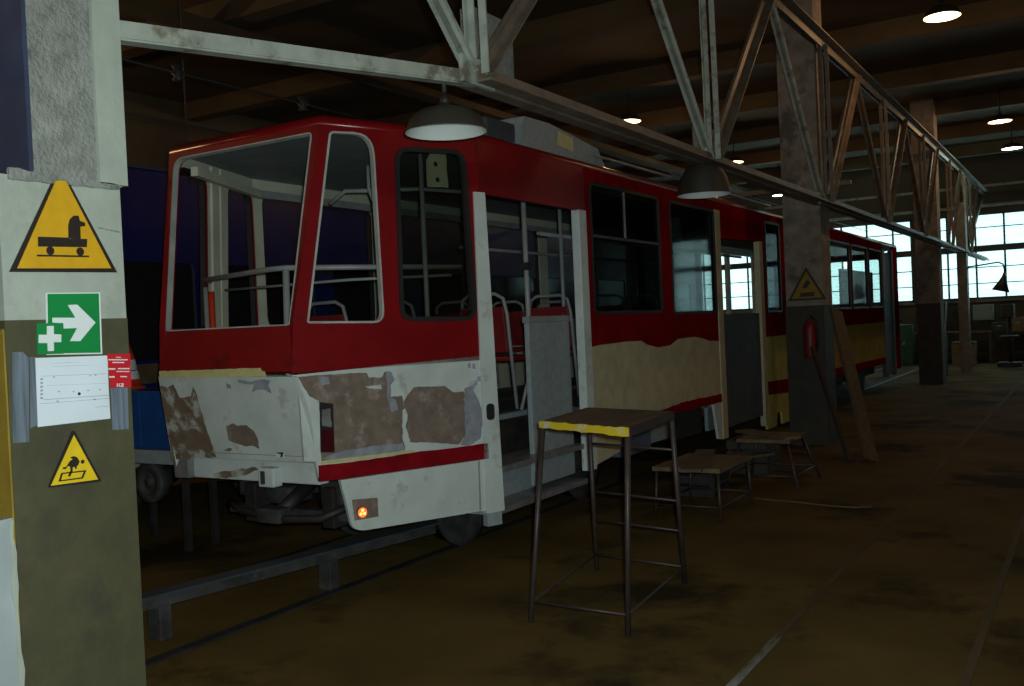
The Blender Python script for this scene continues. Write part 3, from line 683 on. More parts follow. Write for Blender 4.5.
def bogie(yc):
    b = MB(); 
    for s in (-1, 1): b.box(XC+s*.72-.07, XC+s*.72+.07, yc-1.15, yc+1.15, .36, .52, DARKG, .02)
    b.box(XC-.7, XC+.7, yc-.22, yc+.22, .36, .56, DARK, .02); b.box(XC-.78, XC+.78, yc-1.18, yc-1.06, .36, .50, DARKG, .02)
    g = b.build('bogie', tram)
    for y in (yc-.95, yc+.95):
        b = MB()
        for s in (-1, 1):
            b.lathe([(0, -.05), (.10, -.05), (.12, -.03), (.26, -.02), (.28, -.06), (.335, -.06), (.335, .04), (.36, .05), (.36, .075), (.28, .075), (.1, .05), (0, .05)], DARKG, (XC+s*.5, y, .37), 'x', 28)
        b.tube([(XC-.5, y, .37), (XC+.5, y, .37)], .06, DARK)
        b.build('wheelset', g)
    b = MB(); b.tube([(XC-.55, yc-1.25, .42), (XC-.2, yc-1.3, .34), (XC+.25, yc-1.3, .36), (XC+.6, yc-1.25, .45)], .03, DARKG); b.build('brake_hose', g)
bogie(6.75); bogie(18.6)
# second half behind the pillar
def outline2(ins):
    k = 1-ins/1.09; return [(XC+1.09*k, 13.5+ins*.15), (XC+1.09*k, 20.9-ins*.3), (XC+.6*k, 22.1-ins), (XC-.6*k, 22.1-ins), (XC-1.09*k, 20.9-ins*.3), (XC-1.09*k, 13.5+ins*.15)]
loft_roof(outline2, 'roof')
w2 = [rect(13.85, 14.9, 1.64, 2.72, .05), rect(15.05, 16.5, 1.64, 2.72, .05), rect(16.65, 17.9, 1.64, 2.72, .05), rect(18.05, 19.2, 1.64, 2.72, .05)]
b = MB(); b.panel(SR_, [(13.5, 1.37), (19.28, 1.37), (19.28, 2.855), (13.5, 2.855)], w2, REDR, .045, INNER); b.build('side_panel', tram)
for h in w2: s, inn = seal('window_seal', SR_, h, SEAL_D, .03, .006); pane(SR_, inn, GLASS, s)
b = MB(); b.panel(SR_, [(13.5, .74), (19.28, .70), (19.28, 1.37), (13.5, 1.37)], (), mat('ochre_cream_paint', (.40, .28, .09), .7, spec=0), .03, DARKG); b.build('lower_side_panel', tram)
b = MB(); b.panel(SR_, [(13.5, .60), (19.28, .58), (19.28, .70), (13.5, .74)], (), REDD, .03, DARKG); b.build('red_stripe', tram)
b = MB(); b.box(XR-.06, XR+.012, 19.28, 19.46, .3, 2.78, GREYD, .005); b.box(XR-.06, XR+.012, 20.2, 20.36, .3, 2.78, GREYD, .005); b.box(XR-.05, XR-.02, 19.46, 20.2, .35, 2.7, GREYD); b.build('rear_door', tram)
b = MB(); b.panel(SR_, [(20.36, .4), (20.9, .4), (20.9, 2.855), (20.36, 2.855)], (), REDR, .04, INNER)
b.panel(SL_, [(13.5, .4), (20.9, .4), (20.9, 2.855), (13.5, 2.855)], [rect(a, a+1.35, 1.64, 2.72, .05) for a in (13.8, 15.3, 16.8, 18.3)], REDR, .045, INNER)
b.panel(FY(22.05), [(XC-.6, .5), (XC+.6, .5), (XC+.6, 2.855), (XC-.6, 2.855)], [rect(XC-.52, XC+.52, 1.68, 2.7, .06)], REDR, .05, INNER); b.build('rear_shell', tram)
b = MB(); b.box(XL+.1, XR-.1, 13.5, 21.8, .88, .93, GREYD); b.build('cabin_floor', tram)
b = MB()
for k in range(8):
    q = .05*(k % 2); b.panel(FY(12.72+k*.098), rect(XC-1.05+q, XC+1.05-q, .86+q*.5, 2.90-q, .05), (rect(XC-.92, XC+.92, .93, 2.75, .05),), SEAL_D, .085, lift=0)
b.build('bellows', tram)
MB().box(-3.72, -3.68, 16.6, 19.25, .93, 2.32, mat('dark_blue_partition', (.03, .04, .06), .6), .01).build('partition_panel', tram)
b = MB()
for y in (14.2, 15.5, 16.9): b.tube([(-4.05, y, 2.74), (-4.05, y, .95)], .018, RAILT)
b.build('grab_pole', tram)

# ------------------------------------------------------------------ rails and beam by the tram
for x in (-1.41, -.535):
    o = MB().box(x-.02, x+.02, Y0+.02, 30.2, .0, .005, RAILF).build('floor_rail')
    tag(o, 'worn steel rail set in the aisle floor, ' + ('nearer the work table' if x < -1 else 'farther from the work table'), 'rail', 'rails in the aisle floor')
for x in (-4.1, -5.1):
    o = MB().box(x-.035, x+.035, 2.6, 30.0, 0, .012, DARK).build('track_rail')
    tag(o, 'dark rail under the red tram, ' + ('on its door side' if x > -4.6 else 'on its far side'), 'rail', 'rails under the red tram')
bm_ = empty('steel_channel', (-4.15, 4.6, 0), 'long grey steel channel on short legs under the red tram front', 'beam')
pa, pb = V((-4.42, 3.15, .215)), V((-4.045, 5.4, .215))
b = MB(); b.bar(pa, pb, .08, .07, DARKG); b.bar(pa+V((.03, 0, .04)), pb+V((.03, 0, .04)), .12, .012, mat('dull_blue_steel', (.04, .047, .058), .6)); b.build('rail_bar', bm_)
for t in (.10, .60):
    p = pa.lerp(pb, t); MB().box(p.x-.05, p.x+.05, p.y-.04, p.y+.04, 0, .19, DARKG, .006).build('leg', bm_)

# ------------------------------------------------------------------ work table
tb = empty('work_table', (-2.45, 4.95, 0), 'tall steel work table with a worn top and yellow painted edge', 'table')
tz = 1.065
tq = {(0, 0): onz(541, 421.5, tz), (1, 0): onz(628, 428, tz), (1, 1): onz(673, 411.5, tz), (0, 1): onz(588, 407.5, tz)}
ft = {(0, 0): (-2.671, 4.417, 0), (1, 0): (-2.103, 4.429, 0), (1, 1): (-2.193, 5.449, 0), (0, 1): (-2.826, 5.529, 0)}
cyc = [(0, 0), (1, 0), (1, 1), (0, 1)]
b = MB(); b.panel((V((0, 0, tz)), XA, YA, ZA), [tuple(tq[k].xy) for k in cyc], (), WOODT, .022, WOODT); b.build('tabletop', tb)
def edge_fr(k, q):
    d = (tq[q]-tq[k]); L = d.length; d.normalize(); return (tq[k].copy(), d, ZA, d.cross(ZA)), L
fr, L = edge_fr((0, 0), (1, 0))
MB().panel(fr, rough_edge([(-.005, -.034), (L+.005, -.042), (L+.005, .003), (-.005, .003)], .004, .04), (), YELLOW, .012, lift=.012).build('yellow_edge', tb)
b = MB()
for k, q in (((1, 0), (1, 1)), ((1, 1), (0, 1)), ((0, 1), (0, 0))):
    fr, L = edge_fr(k, q); b.panel(fr, [(0, -.045), (L, -.045), (L, 0), (0, 0)], (), LEGM, .01, lift=.008)
b.build('edge_trim', tb)
legs = {}
for sx in (0, 1):
    for sy in (0, 1):
        cc = sum(tq.values(), V((0, 0, 0)))/4; top = tq[sx, sy].lerp(cc, .03)+V((0, 0, -.02)); bot = V(ft[sx, sy])
        legs[sx, sy] = (top, bot)
        b = MB(); b.tube([top, bot], .015, LEGM, 10); b.build('leg', tb)
def lp_(k, t): return legs[k][0].lerp(legs[k][1], t)
for (k, q) in (((0, 0), (1, 0)), ((1, 0), (1, 1)), ((1, 1), (0, 1)), ((0, 1), (0, 0))):
    for t in ((.90,) if k == (0, 0) else (.90, .5) if k == (1, 1) else (.90,)):
        MB().tube([lp_(k, t), lp_(q, t)], .008, LEGM, 8).build('stretcher', tb)
for t in (.2, .68): MB().tube([lp_((0, 1), t), lp_((1, 1), t)], .008, LEGM, 8).build('stretcher', tb)

# ------------------------------------------------------------------ trestles, boards, plank
def trestle(name, x0, x1, y0, y1, h, label, cat, spl=.03, group=None, topm=WOODT):
    t = empty(name, ((x0+x1)/2, (y0+y1)/2, 0), label, cat, group)
    MB().box(x0, x1, y0, y1, h-.035, h, topm, .004).build('seat_board' if cat == 'stool' else 'top_board', t)
    P = {}
    for sx in (0, 1):
        for sy in (0, 1):
            a = V((x1-.03 if sx else x0+.03, y1-.03 if sy else y0+.03, h-.035)); c = V((a.x+(spl if sx else -spl), a.y+(spl if sy else -spl), 0)); P[sx, sy] = (a, c)
            MB().tube([a, c], .014, LEGM, 8).build('leg', t)
    for k, q in (((0, 0), (1, 0)), ((1, 0), (1, 1)), ((1, 1), (0, 1)), ((0, 1), (0, 0))):
        MB().tube([P[k][0].lerp(P[k][1], .7), P[q][0].lerp(P[q][1], .7)], .008, LEGM, 8).build('stretcher', t)
    return t
trestle('low_bench', -3.12, -2.55, 7.15, 7.95, .42, 'low dark steel bench beside the cream tram panel, behind the work table', 'bench', .02)
trestle('step_stool', -2.95, -2.45, 8.75, 9.35, .45, 'dark splay-legged stool in front of the second tram door', 'stool', .12)
for i, (x, y, z, a, L, w, lab) in enumerate(((-2.85, 7.5, .432, .25, 1.15, .16, 'loose brown board lying on top of the low steel bench'),
                                   (-3.0, 8.35, .30, -.5, 1.3, .14, 'loose board bridging low over scrap between the bench and stool'),
                                   (-2.75, 9.05, .462, .9, .8, .18, 'short light board lying across the splay-legged stool'))):
    M = Matrix.Translation((x, y, z)) @ Matrix.Rotation(a, 4, 'Z')
    tag(MB().box(-w/2, w/2, -L/2, L/2, -.012, .013, WOODL if i == 2 else WOOD, .002, M).build('loose_board'), lab, 'board', 'loose boards by the tram')
for i, (x, y, sx, sy, h, m, lab) in enumerate(((-3.15, 8.35, .35, .4, .285, DARK, 'dark scrap crate on the floor beside the second tram door, under a loose board'),
                                       (-3.1, 9.75, .40, .5, .34, OLIVED, 'low brown crate against the tram beyond the stool'))):
    b = MB(); b.box(x-sx/2, x+sx/2, y-sy/2, y+sy/2, .0, .03, m)
    for s in (-1, 1):
        for k in range(3):
            b.box(x-sx/2, x+sx/2, y+s*sy/2-.01, y+s*sy/2+.01, .02+k*h/3, .02+k*h/3+h/3-.025, m); b.box(x+s*sx/2-.01, x+s*sx/2+.01, y-sy/2, y+sy/2, .02+k*h/3, .02+k*h/3+h/3-.025, m)
    for s in (-1, 1):
        for q in (-1, 1): b.box(x+s*(sx/2-.02)-.015, x+s*(sx/2-.02)+.015, y+q*(sy/2-.02)-.015, y+q*(sy/2-.02)+.015, 0, h-.005, m)
    tag(b.build('slatted_crate'), lab, 'crate')
pa, pb = V((-2.10, 10.55, .02)), V((-2.66, 11.66, 1.62))
b = MB(); b.bar(pa, pb, .17, .035, WOOD, upv=(.85, -.5, .3)); tag(b.build('leaning_plank'), 'wide wooden plank leaning on the pillar with the extinguisher', 'plank')
pa, pb = V((-2.30, 10.45, .01)), V((-2.855, 11.3, 1.2))
b = MB(); b.bar(pa, pb, .05, .03, LEGM, upv=(.85, -.5, .3)); tag(b.build('leaning_batten'), 'thin dark batten leaning beside the wide plank', 'batten')
# sign + extinguisher on the middle pillar (its aisle face is seen edge-on, they hang on the face towards the table)
PG = FY(11.715)
b = MB(); cx0 = -3.0
def tri3(w, z0, h): return [(cx0-w/2, z0), (cx0+w/2, z0), (cx0, z0+h)]
b.panel(PG, tri3(.46, 1.755, .40), (), SBLK, .006, lift=.006)
b.panel(PG, [(cx0-.185, 1.78), (cx0+.185, 1.78), (cx0, 2.105)], (), SYELD, .002, lift=.008)
b.panel(PG, [(cx0-.08, 1.80), (cx0+.09, 1.80), (cx0+.09, 1.85), (cx0+.06, 1.85), (cx0-.08, 1.845)], (), SBLK, .002, lift=.0095)
b.panel(PG, [(cx0-.05, 1.90), (cx0+.0, 1.90), (cx0+.05, 1.97), (cx0+.01, 2.0), (cx0-.03, 1.96)], (), SBLK, .002, lift=.0095)
tag(b.build('warning_sign'), 'yellow triangle sign with a black border on the pillar above the extinguisher', 'sign')
ex = empty('fire_extinguisher', (-2.96, 11.62, 1.05), 'red fire extinguisher hanging on the middle pillar under a yellow triangle', 'fire extinguisher')
ec = (-2.96, 11.62, 1.06)
MB().lathe([(0, 0), (.07, 0), (.078, .015), (.078, .36), (.06, .42), (.025, .45), (.025, .48), (0, .48)], EXTR, ec, 'z', 20).build('cylinder_body', ex)
b = MB(); b.box(ec[0]-.02, ec[0]+.02, ec[1]-.02, ec[1]+.02, 1.53, 1.58, SEAL_D); b.bar((ec[0], ec[1]-.01, 1.57), (ec[0]+.12, ec[1]-.01, 1.61), .02, .012, SEAL_D); b.build('valve', ex)
MB().tube([(ec[0]+.03, ec[1], 1.55), (ec[0]+.09, ec[1]-.02, 1.50), (ec[0]+.10, ec[1]-.02, 1.35), (ec[0]+.085, ec[1]-.02, 1.15)], .011, SEAL_D, 8).build('hose', ex)
MB().box(ec[0]-.05, ec[0]+.05, ec[1]+.06, 11.72, 1.25, 1.30, DARKG).build('bracket', ex)

# ------------------------------------------------------------------ lamps
def lamp_proto(lit, bulbm=None):
    e = empty('pendant_lamp', (0, 0, 0))
    prof = [(.03, .135), (.045, .125), (.07, .115), (.135, .098), (.185, .058), (.210, .0), (.214, -.012)]
    b = MB(); b.lathe(prof, SHADE, n=36)
    inn = [(.212, -.012), (.205, .0), (.176, .045), (.125, .078), (.05, .092), (0, .094)]
    b.lathe(inn, ENAMEL, n=36); b.build('lamp_shade', e)
    b = MB(); b.lathe([(0, .19), (.016, .19), (.024, .16), (.03, .135), (0, .135)], DARK, n=14); b.build('lamp_holder', e)
    if lit: b = MB(); b.lathe([(0, -.016), (.10, -.012), (.17, .0), (.197, .012), (.19, .02), (0, .02)], bulbm, n=32); b.build('lamp_lens', e)
    else: b = MB(); b.lathe([(0, .03), (.02, .035), (.032, .055), (.028, .08), (.015, .1), (0, .1)], ENAMEL, n=16); b.build('bulb', e)
    return e
pl = lamp_proto(False)
def place_lamp(proto, loc, rodtop, label, group, power=0, col=(1, .55, .25), first=False):
    o = proto if first else copy_tree(proto)
    o.location = loc; tag(o, label, 'lamp', group)
    MB().tube([(loc[0], loc[1], loc[2]+.18), (loc[0], loc[1], rodtop)], .012, DARK, 8).build('hanging_rod', o)
    if power:
        l = bpy.data.lights.new('lamp_light', 'POINT'); l.energy = power; l.color = col; l.shadow_soft_size = .05
        q = bpy.data.objects.new('lamp_light', l); COL.objects.link(q); q.parent = o; q.location = (0, 0, -.09)
    return o
p1 = onx(446, 130, -2.86); p2 = onx(704, 192, -2.81)
a = place_lamp(pl, p1, 2.96, 'unlit white-lined pendant lamp hanging in front of the tram roof, nearest the pillar with signs', 'unlit lamps under the truss', first=True)
lamp2 = place_lamp(pl, p2, 2.94, 'unlit dusty pendant lamp hanging over the second tram door', 'unlit lamps under the truss')
lamp2.scale = (1.05, 1.05, 2.1)
ll = lamp_proto(True, BULB); llg = lamp_proto(True, BULBG)
LIT = [((942, 16), -1.55, 'lit ceiling lamp nearest the camera over the aisle'), ((1000, 121), -1.57, 'warm lit aisle lamp hanging farther off, before the greenish one'), ((1012, 148), -1.62, 'greenish white lit lamp, the farthest over the aisle'),
       ((629, 121), -7.13, 'lit lamp above the tram roof beside the first truss node'), ((734, 162), -7.18, 'lit lamp above the second tram door'), ((780, 195), -7.6, 'small cold white lit lamp seen just left of the middle pillar')]
for i, (px, x, lab) in enumerate(LIT):
    p = onx(*px, x); g = i in (2, 5)
    place_lamp(llg if g else ll, (p.x, p.y, p.z), HC, lab, 'lit lamps under the ceiling', 40, (.8, 1, .8) if g else (1, .55, .25), first=i in (0, 2))
# unseen lamps added as fill light, over the blue tram and the open floor
for q in [(-9.6, 1.5), (-9.6, -2.5), (3.0, -2.0), (3.0, 8.0)]:
    p = V((q[0], q[1], 5.1)); place_lamp(ll, p, HC, ('added fill lamp over the track of the blue tram, ' + ('just off its near end' if q[1] > 0 else 'by the back wall')) if q[0] < 0 else 'added fill lamp over the open floor right of the aisle rails, ' + ('behind the camera' if q[1] < 0 else 'level with the stool'), 'lit lamps under the ceiling', 50)

bb = empty('unseen_fill_bulb', (-12.4, 4.6, 4.6), 'added unseen bulb over the far side of the blue tram, brightening the ceiling', 'lamp')  # bulb added out of view to brighten the left bay ceiling
b = MB(); b.lathe([(0, -.16), (.05, -.14), (.075, -.08), (.06, -.02), (.03, .02), (0, .02)], BULB, (-12.4, 4.6, 4.6), n=20); b.build('bulb', bb)
b = MB(); b.lathe([(0, .12), (.03, .12), (.035, .0), (0, 0)], DARK, (-12.4, 4.6, 4.62), n=16); b.tube([(-12.4, 4.6, 4.72), (-12.4, 4.6, HC)], .01, DARK, 8); b.build('lamp_holder', bb)
l = bpy.data.lights.new('lamp_light', 'POINT'); l.energy = 130; l.color = (1, .62, .28); l.shadow_soft_size = .08
q = bpy.data.objects.new('lamp_light', l); COL.objects.link(q); q.location = (-12.4, 4.6, 4.30)
# gooseneck lamp and post by the window wall
po = empty('steel_post', (-2.81, 25.6, 0), 'slim brown steel post with a knee brace in front of the window wall', 'post')
MB().box(-2.92, -2.70, 25.4, 25.75, 0, 4.74, TRUSSB, .01).build('post_shaft', po)
b = MB(); b.bar((-2.81, 26, 2.9), (-2.81, 30.6, 4.7), .12, .12, TRUSSB); b.build('knee_brace', po)
gl = empty('gooseneck_lamp', (-2.7, 25.4, 2.5), 'bent-arm lamp with a dark cone shade silhouetted against the window', 'lamp')
b = MB(); b.tube([(-2.70, 25.4, 2.48), (-2.66, 25.3, 2.53), (-2.3, 25.2, 2.56), (-2.0, 25.1, 2.59), (-1.90, 25.05, 2.54), (-1.87, 25.03, 2.42), (-1.87, 25.0, 2.30)], .018, DARK, 8); b.build('bent_arm', gl)
M = Matrix.Translation((-1.87, 25.0, 2.28)) @ Matrix.Rotation(.25, 4, 'Y')
b = MB(); b.lathe([(.0, .06), (.035, .05), (.05, -.05), (.10, -.18), (.19, -.38), (.185, -.38), (.09, -.17), (0, -.06)], DARK, n=24)
for v in b.bm.verts: v.co = M @ v.co
b.build('lamp_shade', gl)

# ------------------------------------------------------------------ blue tram on the next track
bt = empty('blue_tram', (-8.1, 10, 0), 'dark blue tram parked on the next track behind the red tram', 'tram')
bx0, bx1, by0, by1 = -9.2, -7.0, 3.4, 19.0
bw = [(by0+1.3+k*1.55, by0+1.3+k*1.55+1.25) for k in range(9)]
b = MB(); b.panel(FX(bx1), [(by0, .75), (by1, .75), (by1, 3.05), (by0, 3.05)], [rect(a, c, 1.45, 2.30, .06) for a, c in bw], BLUE, .05, GREYD)
b.panel(FXm(bx0), [(by0, .75), (by1, .75), (by1, 3.05), (by0, 3.05)], [rect(a, c, 1.45, 2.30, .06) for a, c in bw], BLUE, .05, GREYD)
b.panel(FY(by0), [(bx0, .6), (bx1, .6), (bx1, 3.05), (bx0, 3.05)], [rect(bx0+.2, bx1-.2, 1.5, 2.6, .1)], BLUE, .05, GREYD)
b.panel(FY(by1), [(bx0, .6), (bx1, .6), (bx1, 3.05), (bx0, 3.05)], (), BLUE, .05, GREYD); b.build('tram_body', bt)
b = MB(); b.box(bx0+.05, bx1-.05, by0+.05, by1, 3.03, 3.12, BLUE, .02); b.box(bx0+.3, bx1-.3, by0+.4, by1-.3, 3.12, 3.2, GREYD, .02); b.build('roof', bt)
for a, c in bw: MB().panel(FX(bx1-.02), rect(a+.005, c-.005, 1.455, 2.295, .06), (), BLACKG, .006).build('window_pane', bt)
b = MB(); b.box(bx1-.03, bx1+.004, by0+.02, by1, 1.25, 1.42, mat('brown_band_paint', (.09, .06, .03), .6)); b.build('brown_band', bt)
b = MB(); b.box(bx1-.03, bx1+.004, by0+.02, by1, .55, .72, GREYP); b.build('lower_trim', bt)
b = MB(); b.box(bx0+.1, bx1-.1, by0+.1, by1, .85, .9, GREYD); b.box(bx0+.3, bx1-.3, by0+.3, by1-.5, .45, .8, DARK); b.build('underframe', bt)
for y in (5.2, 6.9, 15.4, 17.1):
    b = MB()
    for s in (-1, 1): b.lathe([(0, -.05), (.1, -.05), (.26, -.02), (.28, -.06), (.34, -.06), (.34, .06), (.28, .06), (.1, .05), (0, .05)], DARKG, (-8.1+s*.75, y, .34), 'x', 24)
    b.tube([(-8.85, y, .34), (-7.35, y, .34)], .06, DARK); b.build('wheelset', bt)

# ------------------------------------------------------------------ tool trolley and cone behind the near pillar
tr = empty('tool_trolley', (-6.2, 4.7, 0), 'blue two-door tool trolley half hidden behind the near pillar', 'trolley')
yy = 4.75
pL, pR, pZ0, pZ1 = ony(122, 420, yy).x, ony(170, 420, yy).x, ony(150, 449, yy).z, ony(150, 391, yy).z
pL -= .25
b = MB(); b.box(pL, pR, yy, yy+.45, pZ0, pZ1, BLUEC, .01); b.build('cabinet_body', tr)
mx_ = ony(142, 420, yy).x
MB().box(mx_+.01, pR-.01, yy-.012, yy, pZ0+.02, pZ1-.02, BLUEC, .004).build('door', tr)
MB().box(pL+.01, mx_-.01, yy-.012, yy, pZ0+.02, pZ1-.02, BLUEC, .004).build('door', tr)
b = MB(); b.box(pL-.01, pR+.04, yy-.02, yy+.47, pZ0-.11, pZ0-.005, GREYP, .008); b.build('base_frame', tr)
zc = (pZ0-.11)
b = MB(); 
wz = zc-.15
b.bm.free(); b = MB(); b.lathe([(0, -.05), (.03, -.05), (.035, -.03), (.085, -.03), (.09, -.045), (.155, -.045), (.16, -.03), (.16, .03), (.09, .04), (0, .04)], DARKG, (ony(146, 478, yy).x, yy+.06, wz), 'y', 28); b.build('hose_reel', tr)
for x in (pL+.02, pR-.06):
    for y in (yy+.12, yy+.38): MB().box(x, x+.045, y, y+.045, 0, zc, DARK).build('leg', tr)
cp = ony(128, 392, yy+.2)
cn = empty('traffic_cone', (cp.x-.02, yy+.2, pZ1), 'red and white cone standing on the blue tool trolley', 'cone')
c0 = (cp.x-.02, yy+.2, pZ1)
MB().lathe([(0, 0), (.145, 0), (.145, .02), (.12, .025), (.108, .08)], REDPL, c0, 'z', 24).build('cone_base', cn)
MB().lathe([(.108, .08), (.098, .145), (.097, .150), (.093, .152), (.08, .235), (0.03, .40), (0, .40)], None, c0, 'z', 24, mats=[SWHT, SBLK, SBLK, SWHT, REDPL, REDPL]).build('cone_body', cn)

# ------------------------------------------------------------------ overhead wires over the blue tram track
def wire(pts, label, r=.011, nod=()):
    e = empty('overhead_wire', pts[0], label, 'wire', 'overhead wires above the trams')
    MB().tube(pts, r, DARK, 6).build('wire_strand', e)
    for p in nod:
        MB().lathe([(0, .07), (.05, .06), (.03, .02), (.06, 0), (.03, -.03), (.05, -.06), (0, -.08)], DARK, p, 'z', 12).build('insulator', e)
def wp(px, X): return tuple(onx(*px, X))
def long_wire(px, X, label, r=.011, nod=()):
    z = wp(px, X)[2]; wire([(X, Y0, z), (X, Y1, z)], label, r, [(X, wp(n, X)[1], z) for n in nod]); return z
zw = long_wire((178, 73), -6.4, 'black overhead wire with two insulators above the red tram nose', nod=((178, 73), (303, 106)))
long_wire((122, 113), -6.8, 'lower black overhead wire running behind the red tram nose')
long_wire((340, 76), -6.0, 'thin overhead wire passing above the first unlit pendant lamp', .007)
e = wp((184, 80), -6.4); wire([(-6.4, e[1], HC), (-6.4, e[1], 2.9)], 'vertical drop wire hanging from the insulator above the red tram nose', .007)
# pipes across the far end
for i, (a, c, lab) in enumerate(((ony(960, 186, 30.4), ony(1024, 180, 30.4), 'upper pale pipe along the top of the window wall'), (ony(960, 205, 30.4), ony(1024, 201, 30.4), 'lower pale pipe just above the windows'))):
    z = (a.z+c.z)/2; tag(MB().tube([(-13.9, 30.94, z), (7.9, 30.94, z)], .05, TRUSSW, 8).build('heating_pipe'), lab, 'pipe', 'pipes on the window wall')
z = onx(830, 218, -2.81).z
tag(MB().bar((-13.9, 13.2, 3.3), (-2.75, 13.2, 3.3), .06, .06, TRUSSB).build('tie_bar'), 'thin steel bar crossing above the tram behind the middle pillar', 'bar')

# ------------------------------------------------------------------ things along the window wall
def cabinet(x0, x1, d, h, m, label, cat='cabinet', y=30.6, z0=0, knob=True, name='steel_cabinet'):
    e = empty(name, ((x0+x1)/2, y, z0), label, cat)
    MB().box(x0, x1, y-d, y, z0, z0+h, m, .01).build('carcass', e)
    xm = (x0+x1)/2
    for a, c in ((x0+.015, xm-.005), (xm+.005, x1-.015)):
        q = MB().box(a, c, y-d-.015, y-d, z0+.03, z0+h-.03, m, .004).build('door', e)
        MB().box((a if a > xm else c-.03), (a+.03 if a > xm else c), y-d-.035, y-d-.015, z0+h*.5, z0+h*.5+.1, STEEL).build('handle', q)
    return e
def bench(x0, x1, y, d, h, label):
    e = empty('workbench', ((x0+x1)/2, y, 0), label, 'workbench', 'workbenches under the windows')
    MB().box(x0, x1, y-d, y, h-.05, h, WOODT, .006).build('bench_top', e)
    for x in (x0+.05, x1-.05):
        for q in (y-d+.05, y-.05): MB().box(x-.04, x+.04, q-.04, q+.04, 0, h-.05, LEGM, .005).build('leg', e)
    MB().box(x0+.02, x1-.02, y-d+.02, y-.02, .25, .28, DARK).build('lower_shelf', e)
    return e
bench(-2.2, .4, 30.6, .75, .88, 'workbench under the right-hand windows with a pale box above it')
bench(-5.0, -2.6, 30.6, .75, .88, 'workbench behind the slim steel post at the window wall')
p = ony(967, 363, 29.6)
b = MB(); b.box(p.x-.30, p.x+.28, 28.9, 29.5, 0, .62, CARD, .01); b.box(p.x-.31, p.x+.29, 28.89, 29.51, .56, .60, WOOD); tag(b.build('wooden_chest'), 'brown wooden chest on the floor in front of the slim post', 'chest')
p = ony(984, 317, 30.6); 
b = MB(); b.box(p.x-.26, p.x+.26, 30.35, 30.65, 1.18, 1.62, PLAST, .015); b.box(p.x-.22, p.x+.22, 30.33, 30.36, 1.22, 1.58, GREYP, .004); b.box(p.x-.08, p.x+.08, 30.65, 31, 1.3, 1.4, DARK)
tag(b.build('switch_box'), 'pale grey switch box on the wall below the windows', 'switch box')
p = ony(909, 355, 30.0); cabinet(p.x-.22, p.x+.22, .4, 1.15, GREENM, 'small green cabinet standing behind the far pillar', y=29.6)
cabinet(.6, 1.8, .5, 1.7, OLIVED, 'tall brown steel cabinet by the window wall at the right edge')
p = ony(1010, 360, 27.5)
vs = empty('bench_drill', (p.x, 27.6, 0), 'grey pillar drill machine on the floor at the right edge', 'machine')
MB().box(p.x-.28, p.x+.28, 27.3, 27.9, 0, .12, DARKG, .02).build('base', vs)
MB().tube([(p.x, 27.7, .1), (p.x, 27.7, 1.5)], .06, DARKG, 12).build('column_tube', vs)
MB().box(p.x-.14, p.x+.14, 27.2, 27.85, 1.25, 1.6, OLIVED, .03).build('drill_head', vs)
MB().box(p.x-.22, p.x+.22, 27.2, 27.65, .75, .80, DARKG, .01).build('table_plate', vs)
for i, (px, y, w, h, z, m, lab, nm) in enumerate((((925, 350), 30.2, .35, .28, .88, CARD, 'brown box on the bench behind the slim post', 'storage_box'), ((898, 330), 30.2, .3, .4, .88, OLIVED, 'dark box on the bench beside the far tram end', 'storage_box'),
        ((1000, 330), 30.2, .4, .22, .88, DARKG, 'dark toolbox on the bench under the windows', 'toolbox'), ((1018, 330), 30.2, .3, .35, .88, CARD, 'tall carton on the bench at the right edge', 'carton'))):
    x = ony(*px, y).x
    b = MB(); b.box(x-w/2, x+w/2, y-.2, y+.1, z, z+h, m, .008); b.box(x-w/2-.006, x+w/2+.006, y-.206, y+.106, z+h-.05, z+h-.02, m); b.box(x-.06, x+.06, y-.215, y-.2, z+h*.5, z+h*.5+.03, STEEL)
    tag(b.build(nm), lab, 'box')
for i, (x, y, lab) in enumerate(((-3.35, 24.3, 'dark steel drum beside the far pillar'), (-3.6, 26.4, 'second dark drum, near the bench behind the post'))):
    b = MB(); b.lathe([(0, 0), (.28, 0), (.285, .02), (.285, .28), (.295, .3), (.285, .32), (.285, .56), (.295, .58), (.285, .6), (.285, .86), (.28, .88), (.26, .87), (0, .87)], DARK if i else OLIVED, (x, y, 0), 'z', 24)
    tag(b.build('steel_drum'), lab, 'drum')
rk = empty('storage_rack', (-6.2, 30.5, 0), 'dark open steel rack beneath the windows, behind the far tram end', 'rack')
for x in (-7.0, -5.35):
    for y in (30.1, 30.7): MB().box(x-.025, x+.025, y-.025, y+.025, 0, 1.6, DARK).build('rack_post', rk)
for z in (.3, .8, 1.3): MB().box(-7.02, -5.33, 30.08, 30.72, z-.03, z, DARKG).build('rack_shelf', rk)
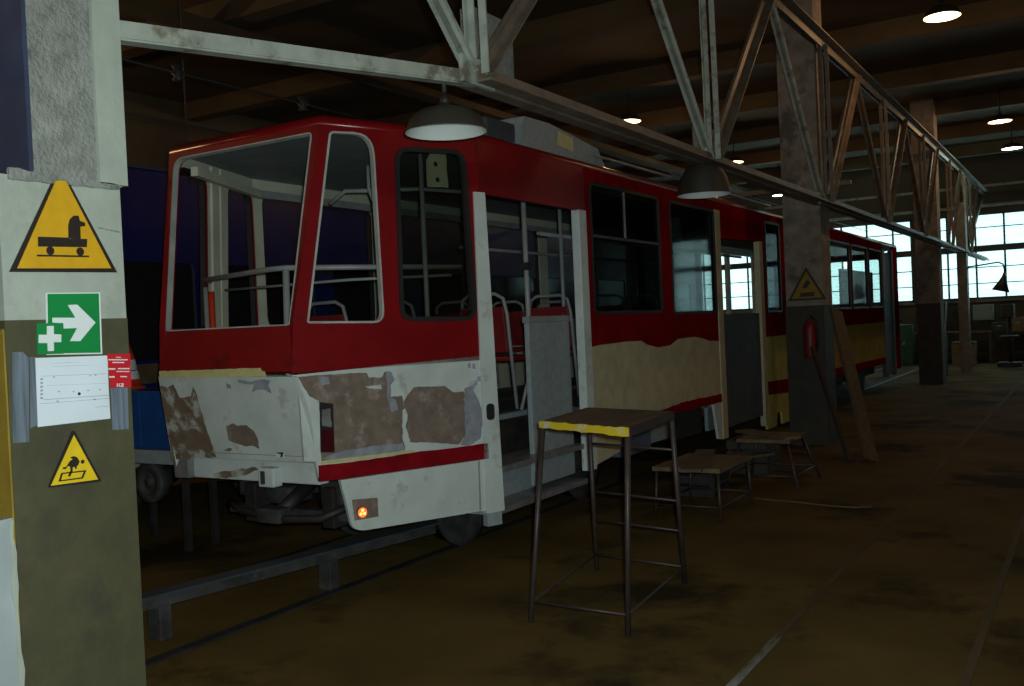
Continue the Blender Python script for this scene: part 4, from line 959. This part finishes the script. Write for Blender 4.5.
for i, (x, z, w, h, m, lab) in enumerate(((-6.7, .8, .4, .3, CARD, 'brown box on the middle shelf of the dark rack'), (-6.1, .8, .35, .22, GREENM, 'green box on the middle shelf of the dark rack'), (-5.65, 1.3, .35, .2, CARD, 'brown box on the top shelf of the dark rack'), (-6.6, .3, .5, .3, OLIVED, 'dark box on the bottom shelf of the dark rack'))):
    b = MB(); b.box(x-w/2, x+w/2, 30.2, 30.6, z, z+h, m, .008); b.box(x-w/2-.006, x+w/2+.006, 30.194, 30.606, z+h-.05, z+h-.02, m); tag(b.build('storage_box'), lab, 'box')
pA = ony(952, 312, 28.5); pB = ony(957, 340, 28.5)
b = MB(); b.tube([(pA.x-.3, 29.84, 1.75), (pB.x-.45, 29.3, 0.02)], .02, RAILT, 8); tag(b.build('pipe_length'), 'thin pale pipe leaning on the bench beside the slim post', 'pipe')
# floor hose/chain
b = MB(); b.tube([onz(x, y, .008) for x, y in ((748, 498), (770, 500), (800, 502.5), (830, 506), (856, 507.5), (872, 507))], .007, WOODL, 6)
tag(b.build('floor_cable'), 'thin cable lying on the floor between the stool and the aisle rail', 'cable')

# ------------------------------------------------------------------ light
w = bpy.data.worlds.new('overcast_sky'); SC.world = w; w.use_nodes = True
bg = w.node_tree.nodes['Background']; bg.inputs[0].default_value = (.70, 1.0, 1.0, 1); bg.inputs[1].default_value = 1.9
fl = bpy.data.lights.new('camera_flash', 'AREA'); fl.shape = 'DISK'; fl.size = .06; fl.energy = 140; fl.color = (.88, 1, .98)
fo = bpy.data.objects.new('camera_flash', fl); COL.objects.link(fo)
fo.matrix_world = Matrix.Translation(EYE + EX*.05 + EU*.06 - FW*.02) @ m3.to_4x4()
SC.view_settings.view_transform = 'Standard'; SC.view_settings.look = 'None'; SC.view_settings.gamma = 1
SC.view_settings.exposure = 0; SC.view_settings.use_curve_mapping = False
SC.cycles.use_denoising = True; SC.cycles.max_bounces = 6; SC.cycles.transparent_max_bounces = 16
SC.cycles.sample_clamp_indirect = 4; SC.cycles.caustics_reflective = False; SC.cycles.caustics_refractive = False
